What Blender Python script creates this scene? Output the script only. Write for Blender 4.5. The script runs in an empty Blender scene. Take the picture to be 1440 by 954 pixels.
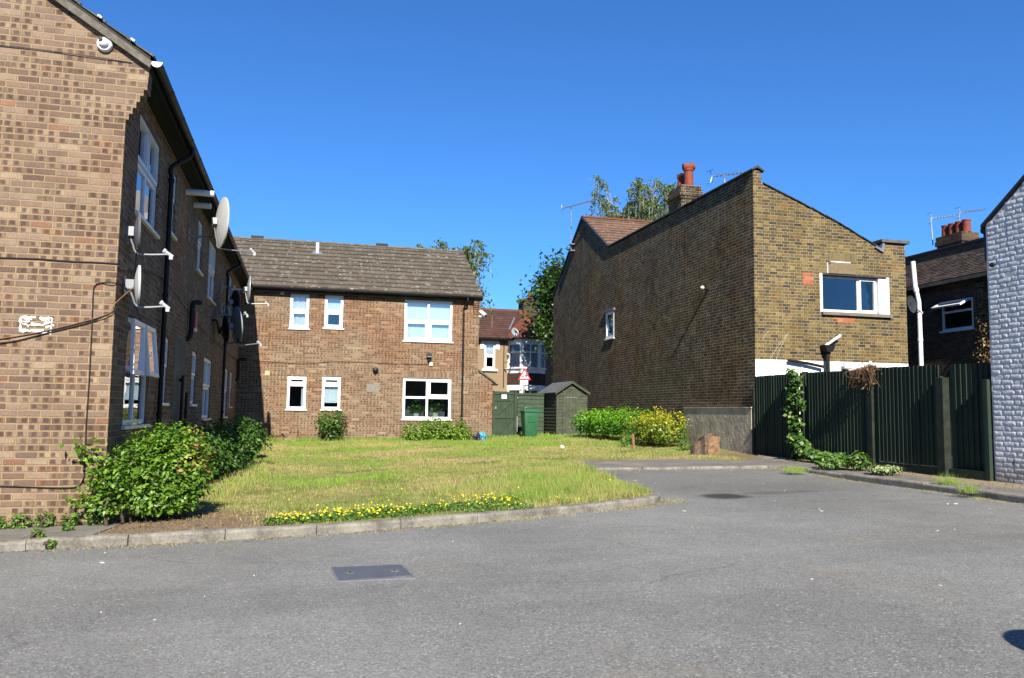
import bpy, bmesh, math, random
import numpy as np
from mathutils import Vector, Matrix
from mathutils.geometry import delaunay_2d_cdt

random.seed(11)
RNG = np.random.default_rng(5)
SC = bpy.context.scene
COL = SC.collection
pi = math.pi

# ------------------------------------------------------------------ camera model
YAW, PITCH, ROLL, FPX = 0.248177798, 0.0892370966, 0.0138745973, 1150.0
FW = Vector((math.sin(YAW)*math.cos(PITCH), math.cos(YAW)*math.cos(PITCH), math.sin(PITCH)))
_r0 = Vector((math.cos(YAW), -math.sin(YAW), 0)); _u0 = _r0.cross(FW)
RT = _r0*math.cos(ROLL) + _u0*math.sin(ROLL)
UP = -_r0*math.sin(ROLL) + _u0*math.cos(ROLL)

def ray(x, y): return RT*((x-720)/FPX) - UP*((y-477)/FPX) + FW
def pX(x, y, c): d = ray(x, y); return d*(c/d.x)
def pY(x, y, c): d = ray(x, y); return d*(c/d.y)
def clamp(v, a, b): return max(a, min(b, v))
def g(X, Y):
    X = clamp(X, -6, 13); Yc = clamp(Y, -20, 34)
    b = clamp((Yc-16)/12, 0, 1); s = .029 - .017*b
    return -1.27 + s*X + .004*Yc + .008*max(0, Yc-12) + .055*max(0, min(X, 11)-5.5)*b
def pG(x, y, off=0):
    d = ray(x, y); t = 2.0
    while t < 80:
        P = d*t
        if P.z < g(P.x, P.y)+off: break
        t += .02
    return d*t

# ------------------------------------------------------------------ scene helpers
def tag(o, label=None, cat=None, group=None, kind=None):
    if label: o['label'] = label
    if cat: o['category'] = cat
    if group: o['group'] = group
    if kind: o['kind'] = kind
    return o
def thing(name, label, cat, loc=(0, 0, 0), group=None):
    o = bpy.data.objects.new(name, None); COL.objects.link(o)
    o.location = loc; o.empty_display_size = .2
    return tag(o, label, cat, group)
def link_mesh(name, me, mat, parent=None):
    o = bpy.data.objects.new(name, me); COL.objects.link(o)
    if mat is not None:
        for m in (mat if isinstance(mat, (list, tuple)) else [mat]): me.materials.append(m)
    if parent is not None:
        o.parent = parent
        if parent.type == 'EMPTY':
            o.matrix_parent_inverse = Matrix.Translation(-Vector(parent.location))
    return o

class MB:
    def __init__(s): s.v = []; s.f = []
    def add(s, vs, fs):
        n = len(s.v); s.v += [tuple(q) for q in vs]; s.f += [tuple(i+n for i in f) for f in fs]; return s
    def box(s, x0, x1, y0, y1, z0, z1):
        if x0 > x1: x0, x1 = x1, x0
        if y0 > y1: y0, y1 = y1, y0
        if z0 > z1: z0, z1 = z1, z0
        return s.add([(x0,y0,z0),(x1,y0,z0),(x1,y1,z0),(x0,y1,z0),(x0,y0,z1),(x1,y0,z1),(x1,y1,z1),(x0,y1,z1)],
              [(3,2,1,0),(4,5,6,7),(0,1,5,4),(1,2,6,5),(2,3,7,6),(3,0,4,7)])
    def cbox(s, c, sx, sy, sz, R=None):
        vs = []
        for k in (-1, 1):
            for (i, j) in ((-1,-1),(1,-1),(1,1),(-1,1)):
                q = Vector((i*sx/2, j*sy/2, k*sz/2))
                if R is not None: q = R @ q
                vs.append(q+Vector(c))
        return s.add(vs, [(3,2,1,0),(4,5,6,7),(0,1,5,4),(1,2,6,5),(2,3,7,6),(3,0,4,7)])
    def quad(s, a, b, c, d): return s.add([a, b, c, d], [(0,1,2,3)])
    def poly(s, pts): return s.add(pts, [tuple(range(len(pts)))])
    def prism(s, pts, off):                      # polygon extruded along a vector
        n = len(pts); off = Vector(off)
        vs = [Vector(q) for q in pts] + [Vector(q)+off for q in pts]
        fs = [tuple(range(n-1, -1, -1)), tuple(range(n, 2*n))] + [(i, (i+1) % n, n+(i+1) % n, n+i) for i in range(n)]
        return s.add(vs, fs)
    def tube(s, pts, r, n=10, caps=True):
        pts = [Vector(q) for q in pts]; rs = r if isinstance(r, (list, tuple)) else [r]*len(pts)
        vs = []; fs = []
        ref = None
        for i, q in enumerate(pts):
            t = (pts[min(i+1, len(pts)-1)]-pts[max(i-1, 0)]).normalized()
            if ref is None:
                ref = Vector((0,0,1)) if abs(t.z) < .9 else Vector((1,0,0))
            a = (ref - t*ref.dot(t)).normalized(); b = t.cross(a); ref = a
            for k in range(n):
                th = 2*pi*k/n; vs.append(q + (a*math.cos(th)+b*math.sin(th))*rs[i])
        for i in range(len(pts)-1):
            for k in range(n):
                fs.append((i*n+k, i*n+(k+1) % n, (i+1)*n+(k+1) % n, (i+1)*n+k))
        if caps:
            fs.append(tuple(range(n-1, -1, -1))); fs.append(tuple((len(pts)-1)*n+k for k in range(n)))
        return s.add(vs, fs)
    def lathe(s, prof, o, ax, n=20):             # profile of (radius, height) about an axis
        o = Vector(o); ax = Vector(ax).normalized()
        a = ax.orthogonal().normalized(); b = ax.cross(a)
        vs = []; fs = []
        for (rr, h) in prof:
            for k in range(n):
                th = 2*pi*k/n; vs.append(o+ax*h+(a*math.cos(th)+b*math.sin(th))*rr)
        for i in range(len(prof)-1):
            for k in range(n):
                fs.append((i*n+k, i*n+(k+1) % n, (i+1)*n+(k+1) % n, (i+1)*n+k))
        fs.append(tuple(range(n-1, -1, -1))); fs.append(tuple((len(prof)-1)*n+k for k in range(n)))
        return s.add(vs, fs)
    def build(s, name, mat, parent=None, smooth=False, bevel=0):
        me = bpy.data.meshes.new(name); me.from_pydata(s.v, [], s.f); me.update()
        if bevel:
            bm = bmesh.new(); bm.from_mesh(me)
            bmesh.ops.recalc_face_normals(bm, faces=bm.faces)
            es = [e for e in bm.edges if len(e.link_faces) == 2 and e.calc_face_angle(0) > .6]
            bmesh.ops.bevel(bm, geom=es, offset=bevel, segments=2, affect='EDGES', profile=.6)
            bm.to_mesh(me); bm.free()
        if smooth:
            me.polygons.foreach_set('use_smooth', [True]*len(me.polygons))
            try: me.set_sharp_from_angle(angle=.7)
            except Exception: pass
        return link_mesh(name, me, mat, parent)

def smooth_path(pts, n=6):
    pts = [Vector(q) for q in pts]; out = []
    for i in range(len(pts)-1):
        p0 = pts[max(i-1, 0)]; p1 = pts[i]; p2 = pts[i+1]; p3 = pts[min(i+2, len(pts)-1)]
        for k in range(n):
            t = k/n
            out.append(.5*((2*p1)+(p2-p0)*t+(2*p0-5*p1+4*p2-p3)*t*t+(3*p1-p0-3*p2+p3)*t**3))
    out.append(pts[-1]); return out

def inside(poly, X, Y):
    r = np.zeros(len(X), bool); n = len(poly)
    for i in range(n):
        x0, y0 = poly[i][0], poly[i][1]; x1, y1 = poly[(i+1) % n][0], poly[(i+1) % n][1]
        c = ((y0 > Y) != (y1 > Y)) & (X < (x1-x0)*(Y-y0)/((y1-y0) if y1 != y0 else 1e-9)+x0)
        r ^= c
    return r

def sheet(name, outline, zf, step, mat, kind='structure', label=None):
    fine = []
    for i in range(len(outline)):
        a, b = outline[i], outline[(i+1) % len(outline)]; L = math.hypot(b[0]-a[0], b[1]-a[1]); k = max(1, int(L/step))
        fine += [(a[0]+(b[0]-a[0])*j/k, a[1]+(b[1]-a[1])*j/k) for j in range(k)]
    outline = fine
    xs = [q[0] for q in outline]; ys = [q[1] for q in outline]
    gx, gy = np.meshgrid(np.arange(min(xs), max(xs), step), np.arange(min(ys), max(ys), step))
    gx = gx.ravel()+RNG.uniform(-.2, .2, gx.size)*step; gy = gy.ravel()+RNG.uniform(-.2, .2, gy.size)*step
    m = inside(outline, gx, gy)
    vs = [Vector((q[0], q[1])) for q in outline] + [Vector((a, b)) for a, b in zip(gx[m], gy[m])]
    n = len(outline)
    v, e, f, *_ = delaunay_2d_cdt(vs, [], [list(range(n))], 1, 1e-5)
    mb = MB(); mb.v = [(q.x, q.y, zf(q.x, q.y)) for q in v]; mb.f = [tuple(t) for t in f]
    o = mb.build(name, mat, None, smooth=True); o['kind'] = kind
    me = o.data
    bm = bmesh.new(); bm.from_mesh(me); bmesh.ops.recalc_face_normals(bm, faces=bm.faces)
    if sum(t.normal.z for t in bm.faces) < 0: bmesh.ops.reverse_faces(bm, faces=bm.faces)
    bm.to_mesh(me); bm.free()
    if label: o['label'] = label
    return o

# ------------------------------------------------------------------ node helper
class S:
    def __init__(s, t, k): s.t = t; s.k = k
    def __add__(s, o): return s.t.m('ADD', s, o)
    __radd__ = __add__
    def __sub__(s, o): return s.t.m('SUBTRACT', s, o)
    def __rsub__(s, o): return s.t.m('SUBTRACT', o, s)
    def __mul__(s, o): return s.t.m('MULTIPLY', s, o)
    __rmul__ = __mul__
    def __truediv__(s, o): return s.t.m('DIVIDE', s, o)
    def __gt__(s, o): return s.t.m('GREATER_THAN', s, o)
    def __lt__(s, o): return s.t.m('LESS_THAN', s, o)
class T:
    def __init__(s, name):
        s.mat = bpy.data.materials.new(name); s.mat.use_nodes = True
        s.nt = s.mat.node_tree; s.n = s.nt.nodes; s.l = s.nt.links; s.n.clear()
        s.out = s.n.new('ShaderNodeOutputMaterial')
    def put(s, inp, v):
        if isinstance(v, S): s.l.new(v.k, inp)
        elif isinstance(v, (tuple, list)):
            d = inp.default_value
            v = tuple(v)
            if len(d) == 4 and len(v) == 3: v += (1,)
            inp.default_value = v
        else: inp.default_value = v
    def m(s, op, a, b=None, c=None):
        n = s.n.new('ShaderNodeMath'); n.operation = op
        for i, v in enumerate((a, b, c)):
            if v is not None: s.put(n.inputs[i], v)
        return S(s, n.outputs[0])
    def floor(s, a): return s.m('FLOOR', a)
    def fract(s, a): return s.m('FRACT', a)
    def abs(s, a): return s.m('ABSOLUTE', a)
    def min(s, a, b): return s.m('MINIMUM', a, b)
    def max(s, a, b): return s.m('MAXIMUM', a, b)
    def step(s, v, a, b, lo=0., hi=1.):
        n = s.n.new('ShaderNodeMapRange'); n.interpolation_type = 'SMOOTHSTEP'
        for i, q in enumerate((v, a, b, lo, hi)): s.put(n.inputs[i], q)
        return S(s, n.outputs[0])
    def lerp(s, f, a, b): return a+(b-a)*f
    def mix(s, f, a, b, blend='MIX'):
        n = s.n.new('ShaderNodeMix'); n.data_type = 'RGBA'; n.blend_type = blend
        s.put(n.inputs[0], f); s.put(n.inputs[6], a); s.put(n.inputs[7], b)
        return S(s, n.outputs[2])
    def pos(s):
        n = s.n.new('ShaderNodeNewGeometry'); return S(s, n.outputs['Position']), S(s, n.outputs['True Normal'])
    def xyz(s, v):
        n = s.n.new('ShaderNodeSeparateXYZ'); s.put(n.inputs[0], v); return [S(s, o) for o in n.outputs]
    def vec(s, x=0., y=0., z=0.):
        n = s.n.new('ShaderNodeCombineXYZ')
        for i, q in enumerate((x, y, z)): s.put(n.inputs[i], q)
        return S(s, n.outputs[0])
    def noise(s, v, scale, detail=3., rough=.55, col=False):
        n = s.n.new('ShaderNodeTexNoise'); s.put(n.inputs['Vector'], v)
        n.inputs['Scale'].default_value = scale; n.inputs['Detail'].default_value = detail; n.inputs['Roughness'].default_value = rough
        return S(s, n.outputs[1 if col else 0])
    def voro(s, v, scale, out='Distance'):
        n = s.n.new('ShaderNodeTexVoronoi'); s.put(n.inputs['Vector'], v); n.inputs['Scale'].default_value = scale
        return S(s, n.outputs[out])
    def white(s, v):
        n = s.n.new('ShaderNodeTexWhiteNoise'); s.put(n.inputs['Vector'], v)
        q = s.n.new('ShaderNodeSeparateColor'); s.l.new(n.outputs[1], q.inputs[0])
        return [S(s, o) for o in q.outputs]
    def attr(s, name):
        n = s.n.new('ShaderNodeAttribute'); n.attribute_name = name; return S(s, n.outputs['Fac'])
    def ramp(s, f, stops):
        n = s.n.new('ShaderNodeValToRGB'); s.put(n.inputs[0], f); e = n.color_ramp.elements
        while len(e) < len(stops): e.new(.5)
        for i, (p_, c) in enumerate(stops): e[i].position = p_; e[i].color = tuple(c)+(1,)
        return S(s, n.outputs[0])
    def bump(s, h, strength=1., dist=.01):
        n = s.n.new('ShaderNodeBump'); n.inputs['Strength'].default_value = strength; n.inputs['Distance'].default_value = dist
        s.put(n.inputs['Height'], h); return S(s, n.outputs[0])
    def bsdf(s, color, rough=.8, spec=.3, metal=0., normal=None, link=True):
        n = s.n.new('ShaderNodeBsdfPrincipled'); s.put(n.inputs['Base Color'], color); s.put(n.inputs['Roughness'], rough)
        n.inputs['Specular IOR Level'].default_value = spec; n.inputs['Metallic'].default_value = metal
        if normal is not None: s.put(n.inputs['Normal'], normal)
        if link: s.l.new(n.outputs[0], s.out.inputs[0])
        return n

M = {}
def plain(key, color, rough=.6, spec=.3, metal=0., var=.12, nscale=6., bump=0., bscale=40.):
    if max(color) < .55: color = tuple(c*.88 for c in color)
    t = T(key); P, N = t.pos()
    n = t.noise(P, nscale, 4.); n2 = t.noise(P, nscale*9, 3.)
    f = (n*.65+n2*.35)
    lo = tuple(c*(1-var*1.6) for c in color); hi = tuple(min(1, c*(1+var*1.2)) for c in color)
    c = t.mix(t.step(f, .3, .7), lo, hi)
    nb = t.bump(t.noise(P, bscale, 3.), .6, bump) if bump else None
    t.bsdf(c, rough, spec, metal, nb); M[key] = t.mat; return t.mat

def brick(key, palette, mortar, flemish=False, kiss=False, dirt=None, relief=.006, coarse=None, lw=.225, hh=.075, warp=.004, mw=.0052, regional=None, mottle=0):
    t = T(key); P, N = t.pos(); x, y, z = t.xyz(P); nx, ny, nz = t.xyz(N)
    sel = t.abs(nx) > .6
    u = t.lerp(sel, x, y)+20.
    wn = t.noise(P, 7., 2., col=True); wx, wy, wz = t.xyz(wn)
    u = u+(wx-.5)*warp*2; zz = z+20.+(wy-.5)*warp*1.6
    rv = zz/hh; row = t.floor(rv); fv = t.fract(rv)
    odd = t.m('MODULO', row, 2.)
    if flemish:
        uu = u/(lw*1.5)+odd*.5; k = t.floor(uu); q = t.fract(uu); hd = q > .66667
        fu = t.lerp(hd, q*1.5, (q-.66667)*3.); bid = k*2.+hd; w = t.lerp(hd, lw, lw/2)
    else:
        uu = u/lw+odd*.5; bid = t.floor(uu); fu = t.fract(uu); w = lw
    du = t.min(fu, 1.-fu)*w; dv = t.min(fv, 1.-fv)*hh
    fine = t.noise(P, 90., 3.)
    d = t.min(du, dv)+(fine-.5)*.0035
    bf = t.step(d, mw-.0016, mw+.0016)
    r1, r2, r3 = t.white(t.vec(bid, row, sel*7.))
    stops = []
    n = len(palette); acc = 0.
    for (wgt, c) in palette: stops.append((acc, c)); acc += wgt
    rp = t.ramp(r1, stops); rp.k.node.color_ramp.interpolation = 'CONSTANT'
    c = rp
    grain = t.noise(P, 55., 4., .7)
    if kiss:
        # the paler and darker bands that stacking in the kiln leaves on each brick
        sh = (r2-.5)*.2
        e = t.abs(fu-.5+sh+(fine-.5)*.08)
        e = e+(t.noise(P, 28., 3.)-.5)*.1
        ev = t.abs(fv-.53)+(t.noise(P, 34., 3.)-.5)*.16
        dark = t.step(e, .09, .17)*(1.-t.step(e, .32, .4))*(1.-t.step(ev, .24, .4))
        light = 1.-t.step(e, .06, .15)
        on = r3 > .46
        two = r3 > .9
        c = t.mix(on*dark*(.45+.4*r2), c, (.055, .034, .025)); c = t.mix(on*light*(.25+.5*r1), c, (.25, .182, .115))
        c = t.mix(two*light*.8, c, (.12, .078, .055))
    v = .38+1.24*grain
    cv = t.vec(v, v, v)
    c = t.mix(1., c, cv, 'MULTIPLY')
    r2s = .82+.36*r2
    c = t.mix(1., c, t.vec(r2s, r2s, r2s), 'MULTIPLY')
    mo = t.mix(t.noise(P, 25., 3.), tuple(q*.75 for q in mortar), tuple(q*1.2 for q in mortar))
    c = t.mix(bf, mo, c)
    if regional is not None:
        c = t.mix(t.step(t.noise(P, .45, 2.), .48, .66)*.55, c, regional, 'MULTIPLY')
    if dirt is not None:
        c = t.mix(t.step(t.noise(P, .9, 5., .65), .42, .68)*dirt[1], c, dirt[0], 'MULTIPLY')
    if mottle:
        mt_ = 1.-mottle*.5+mottle*t.step(t.noise(P, 4.5, 6., .78), .3, .72)
        c = t.mix(1., c, t.vec(mt_, mt_, mt_), 'MULTIPLY')
        st_ = t.step(t.noise(t.vec(x*2.2, y*2.2, z*.35), 1.6, 5., .7), .56, .74)
        c = t.mix(st_*mottle*.7, c, t.mix(1., c, (.5, .48, .46), 'MULTIPLY'))
    hgt = bf*(.75+.5*grain)+(r3-.5)*.35*bf
    if coarse: hgt = hgt+t.noise(P, 22., 4., .7)*coarse
    t.bsdf(c, .9, .15, 0., t.bump(hgt, 1., relief)); M[key] = t.mat; return t.mat

def glass(key, tint=(.88, .92, .94)):
    t = T(key); P, N = t.pos()
    tr = t.n.new('ShaderNodeBsdfTransparent'); tr.inputs[0].default_value = tint+(1,)
    gl = t.n.new('ShaderNodeBsdfGlossy'); gl.inputs['Roughness'].default_value = .012; gl.inputs[0].default_value = (.95, .97, 1, 1)
    b = t.bump(t.noise(P, 1.6, 2.), .12, .02); t.put(gl.inputs['Normal'], b)
    fr = t.n.new('ShaderNodeFresnel'); fr.inputs[0].default_value = 1.6
    k = t.m('ADD', t.m('MULTIPLY', S(t, fr.outputs[0]), 1.25), .022)
    mx = t.n.new('ShaderNodeMixShader'); t.put(mx.inputs[0], k)
    t.l.new(tr.outputs[0], mx.inputs[1]); t.l.new(gl.outputs[0], mx.inputs[2]); t.l.new(mx.outputs[0], t.out.inputs[0])
    M[key] = t.mat; return t.mat

def leaf(key, stops, trans=.22, rough=.45, spec=.4):
    t = T(key); a = t.attr('tint')
    P, N = t.pos()
    c = t.ramp(a, stops)
    p = t.bsdf(c, rough, spec, link=False)
    tl = t.n.new('ShaderNodeBsdfTranslucent'); c2 = t.mix(1., c, (1.25, 1.3, .55), 'MULTIPLY'); t.put(tl.inputs[0], c2)
    mx = t.n.new('ShaderNodeMixShader'); mx.inputs[0].default_value = trans
    t.l.new(p.outputs[0], mx.inputs[1]); t.l.new(tl.outputs[0], mx.inputs[2]); t.l.new(mx.outputs[0], t.out.inputs[0])
    M[key] = t.mat; return t.mat

# ------------------------------------------------------------------ materials
brick('flat_brick', [(.28, (.17, .117, .086)), (.3, (.205, .147, .107)), (.2, (.132, .09, .068)), (.14, (.24, .182, .13)), (.05, (.205, .112, .074)), (.03, (.157, .108, .092))],
      (.27, .196, .113), kiss=True, dirt=((.7, .66, .62), .5), relief=.009, mottle=.22, mw=.0088, warp=.006, regional=(1.12, .86, .74))
brick('stock_brick', [(.3, (.138, .1, .038)), (.28, (.106, .078, .034)), (.22, (.076, .06, .036)), (.1, (.175, .13, .05)), (.03, (.16, .085, .032)), (.07, (.05, .043, .034))],
      (.27, .22, .14), flemish=True, dirt=((.68, .65, .6), .6), relief=.008, warp=.009, mw=.0072, coarse=.25, mottle=.45)
brick('grimy_brick', [(.3, (.088, .067, .038)), (.26, (.072, .056, .034)), (.22, (.06, .048, .032)), (.14, (.108, .08, .042)), (.05, (.09, .056, .03)), (.03, (.05, .042, .033))],
      (.33, .285, .205), flemish=True, dirt=((.48, .46, .44), .65), relief=.04, coarse=1.0, warp=.012, mw=.007, regional=(1.45, 1.2, .8), mottle=.9)
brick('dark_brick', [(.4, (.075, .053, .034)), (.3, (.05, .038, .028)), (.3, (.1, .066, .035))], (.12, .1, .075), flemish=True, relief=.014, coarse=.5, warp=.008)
def boards_mat():
    t = T('fence_green'); P, N = t.pos(); x, y, z = t.xyz(P)
    per = t.white(t.vec(t.floor(y*10.6), 1., 2.))[0]
    gr = t.noise(t.vec(x*30., y*30., z*1.4), 1., 4., .65); al = t.step(t.noise(P, 1.7, 4.)+(z*-.12), .5, .72)
    v = .55+.5*per+.5*gr
    c = t.mix(1., (.02, .033, .023), t.vec(v, v, v), 'MULTIPLY'); c = t.mix(al*.45, c, (.035, .05, .022))
    fd = t.step(t.noise(t.vec(x*6., y*8., z*.8), 1., 4.), .6, .75); c = t.mix(fd*.35, c, (.06, .062, .05))
    t.bsdf(c, .8, .2, 0., t.bump(gr, .7, .006)); M['fence_green'] = t.mat
brick('red_brick', [(.5, (.28, .09, .045)), (.3, (.32, .125, .065)), (.2, (.24, .075, .045))], (.32, .22, .14), relief=.004)
brick('soldier_brick', [(.5, (.17, .115, .085)), (.3, (.13, .088, .065)), (.2, (.22, .16, .11))], (.28, .2, .108), relief=.006, lw=.075, hh=.45)
brick('stock_soldier', [(.5, (.14, .105, .05)), (.5, (.115, .088, .045))], (.24, .2, .13), relief=.006, lw=.075, hh=.24)
plain('upvc', (.7, .71, .72), .35, .5, var=.03)
plain('old_white_paint', (.78, .78, .76), .6, .3, var=.08, bump=.004, bscale=25)
plain('white_render', (.84, .84, .83), .7, .2, var=.03, nscale=1.5, bump=.01, bscale=18)
plain('black_plastic', (.009, .009, .01), .5, .3, var=.1)
plain('dark_soffit', (.01, .015, .014), .7, .2)
plain('grey_plastic', (.55, .56, .57), .4, .4, var=.05)
plain('dish_grey', (.3, .32, .35), .4, .5, var=.05)
plain('dish_white', (.48, .5, .51), .4, .5, var=.05)
plain('dish_dark', (.035, .04, .048), .8, .15)
plain('dish_mesh', (.1, .11, .125), .7, .2)
plain('metal', (.3, .31, .33), .45, .5, .6, var=.1)
plain('rust_cable', (.19, .1, .055), .6, .3)
plain('cable_black', (.02, .018, .016), .6, .3)
plain('verge_mortar', (.15, .135, .11), .9, .1, var=.3, nscale=9, bump=.008, bscale=50)
plain('roof_underlay', (.05, .045, .04), .9, .1)
plain('alarm_red', (.42, .03, .02), .5, .4)
plain('curtain_white', (.72, .75, .78), .9, .1, var=.06)
plain('blind_blue', (.74, .84, .88), .85, .1, var=.03)
plain('room_dark', (.16, .16, .165), .9, .1)
plain('concrete', (.17, .16, .138), .92, .15, var=.16, nscale=5, bump=.004, bscale=70)
plain('kerb_stone', (.215, .2, .17), .92, .15, var=.3, nscale=4, bump=.004, bscale=80)
plain('plinth_render', (.53, .46, .345), .9, .15, var=.22, nscale=2.2, bump=.02, bscale=9)
plain('grey_render', (.17, .155, .128), .9, .15, var=.22, nscale=2.2, bump=.02, bscale=9)
plain('green_paint', (.032, .056, .03), .6, .3, var=.18, nscale=4, bump=.003, bscale=60)
plain('shed_wood', (.068, .076, .052), .8, .2, var=.2, nscale=5, bump=.004, bscale=40)
plain('shed_felt', (.12, .125, .135), .9, .2, var=.12)
plain('fence_green', (.021, .036, .024), .75, .25, var=.3, nscale=5, bump=.003, bscale=50)
boards_mat()
plain('fence_post', (.026, .033, .024), .85, .2, var=.3, nscale=7)
plain('bin_green', (.024, .115, .052), .45, .4, var=.08)
plain('bin_dark', (.02, .03, .025), .6, .3)
plain('terracotta', (.21, .05, .028), .75, .25, var=.15)
plain('pebbledash', (.28, .205, .13), .95, .1, var=.14, nscale=20, bump=.012, bscale=90)
plain('red_white_sign', (.8, .8, .8), .4, .4, var=.02)
plain('sign_red', (.62, .03, .03), .4, .4, var=.04)
plain('sign_black', (.015, .015, .017), .5, .3)
plain('bark', (.1, .08, .06), .9, .1, var=.3, nscale=14, bump=.01)
plain('birch_bark', (.42, .39, .34), .8, .2, var=.35, nscale=9)
plain('cut_wood', (.24, .145, .08), .85, .15, var=.3, nscale=12, bump=.006)
plain('stump_bark', (.15, .105, .075), .9, .1, var=.35, nscale=16, bump=.01)
plain('litter_white', (.6, .59, .57), .6, .3)
plain('litter_blue', (.06, .34, .5), .4, .4, var=.3, nscale=20)
plain('litter_dark', (.03, .03, .05), .4, .4, var=.3, nscale=20)
plain('stone_coping', (.13, .125, .108), .9, .1, var=.25, nscale=5)
plain('slate_coping', (.035, .035, .04), .7, .3, var=.2)
plain('lead', (.2, .22, .26), .5, .4, .3)
plain('stone_panel', (.2, .155, .095), .9, .1, var=.12, nscale=14)
plain('plaque_grey', (.2, .19, .16), .6, .3, var=.15, nscale=20)
plain('cream_plastic', (.42, .38, .27), .5, .3)
plain('sack_black', (.01, .01, .012), .3, .5)
plain('mark_paint', (.82, .82, .8), .7, .2, var=.05)
plain('red_tile_hung', (.07, .04, .032), .85, .2, var=.2, nscale=12)
glass('window_glass')
glass('dark_glass', (.35, .4, .44))

def tiles_mat(key, c0, c1, lichen=None, orange=False, moss=None):
    t = T(key); P, N = t.pos(); x, y, z = t.xyz(P)
    a = t.attr('tint')
    c = t.mix(a, c0, c1)
    n = t.noise(P, 3., 5., .65); k = .7+.6*n
    c = t.mix(1., c, t.vec(k, k, k), 'MULTIPLY')
    if lichen is not None:
        wv = t.noise(P, 30., 2., col=True); w1, w2, w3 = t.xyz(wv)
        for sc_, th_ in ((4.3, .3), (7.7, .34), (13., .38)):
            pv = t.vec(x*.62+(w1-.5)*.06, (y+(w2-.5)*.05), (z+(w3-.5)*.05)*1.4)
            vd = t.voro(pv, sc_); vc = t.xyz(t.voro(pv, sc_, 'Color'))[0]
            c = t.mix((1.-t.step(vd+(w1-.5)*.25, th_*.55, th_*.8))*(vc > .8)*.75, c, lichen)
        f3 = t.step(t.noise(P, 3.6, 3.), .62, .7)
        c = t.mix(f3*.35, c, (.26, .25, .22))
    if orange:
        f2 = t.step(t.noise(t.vec(x, y+7., z), 2.2, 4.), .7, .74); c = t.mix(f2*.8, c, (.4, .24, .05))
    t.bsdf(c, .92, .12, 0., t.bump(t.noise(P, 60., 3.), .6, .004)); M[key] = t.mat; return t.mat
tiles_mat('grey_tile', (.082, .069, .054), (.108, .092, .072), (.36, .34, .3), True)
tiles_mat('brown_tile', (.12, .072, .05), (.16, .098, .07), (.3, .26, .22))
tiles_mat('red_tile', (.058, .032, .027), (.085, .045, .036))
tiles_mat('hip_tile', (.13, .05, .03), (.16, .06, .036))
tiles_mat('dark_tile', (.045, .034, .029), (.07, .052, .042), (.16, .15, .13))

leaf('bush_leaf', [(0, (.035, .09, .01)), (.35, (.08, .18, .016)), (.7, (.16, .28, .025)), (.86, (.3, .36, .05)), (1, (.3, .165, .055))])
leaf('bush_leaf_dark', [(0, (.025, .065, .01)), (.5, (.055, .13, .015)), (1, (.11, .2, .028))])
leaf('hedge_leaf', [(0, (.045, .13, .008)), (.5, (.11, .28, .015)), (1, (.22, .42, .03))])
leaf('gold_leaf', [(0, (.06, .13, .012)), (.35, (.17, .24, .02)), (.6, (.36, .37, .025)), (1, (.56, .49, .03))])
leaf('ivy_leaf', [(0, (.02, .06, .012)), (.5, (.055, .13, .02)), (.85, (.12, .21, .035)), (1, (.3, .33, .12))])
leaf('tree_leaf', [(0, (.02, .05, .012)), (.5, (.045, .1, .02)), (1, (.09, .17, .03))])
leaf('birch_leaf', [(0, (.05, .09, .028)), (.5, (.11, .165, .05)), (1, (.18, .24, .085))], .4)
leaf('weed_leaf', [(0, (.05, .12, .02)), (.6, (.1, .2, .03)), (1, (.17, .27, .05))])
leaf('pale_leaf', [(0, (.14, .2, .07)), (1, (.35, .4, .2))])
leaf('dry_stem', [(0, (.12, .08, .03)), (1, (.3, .21, .09))])
leaf('petal', [(0, (.8, .62, .01)), (1, (.92, .74, .02))], .2)
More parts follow.
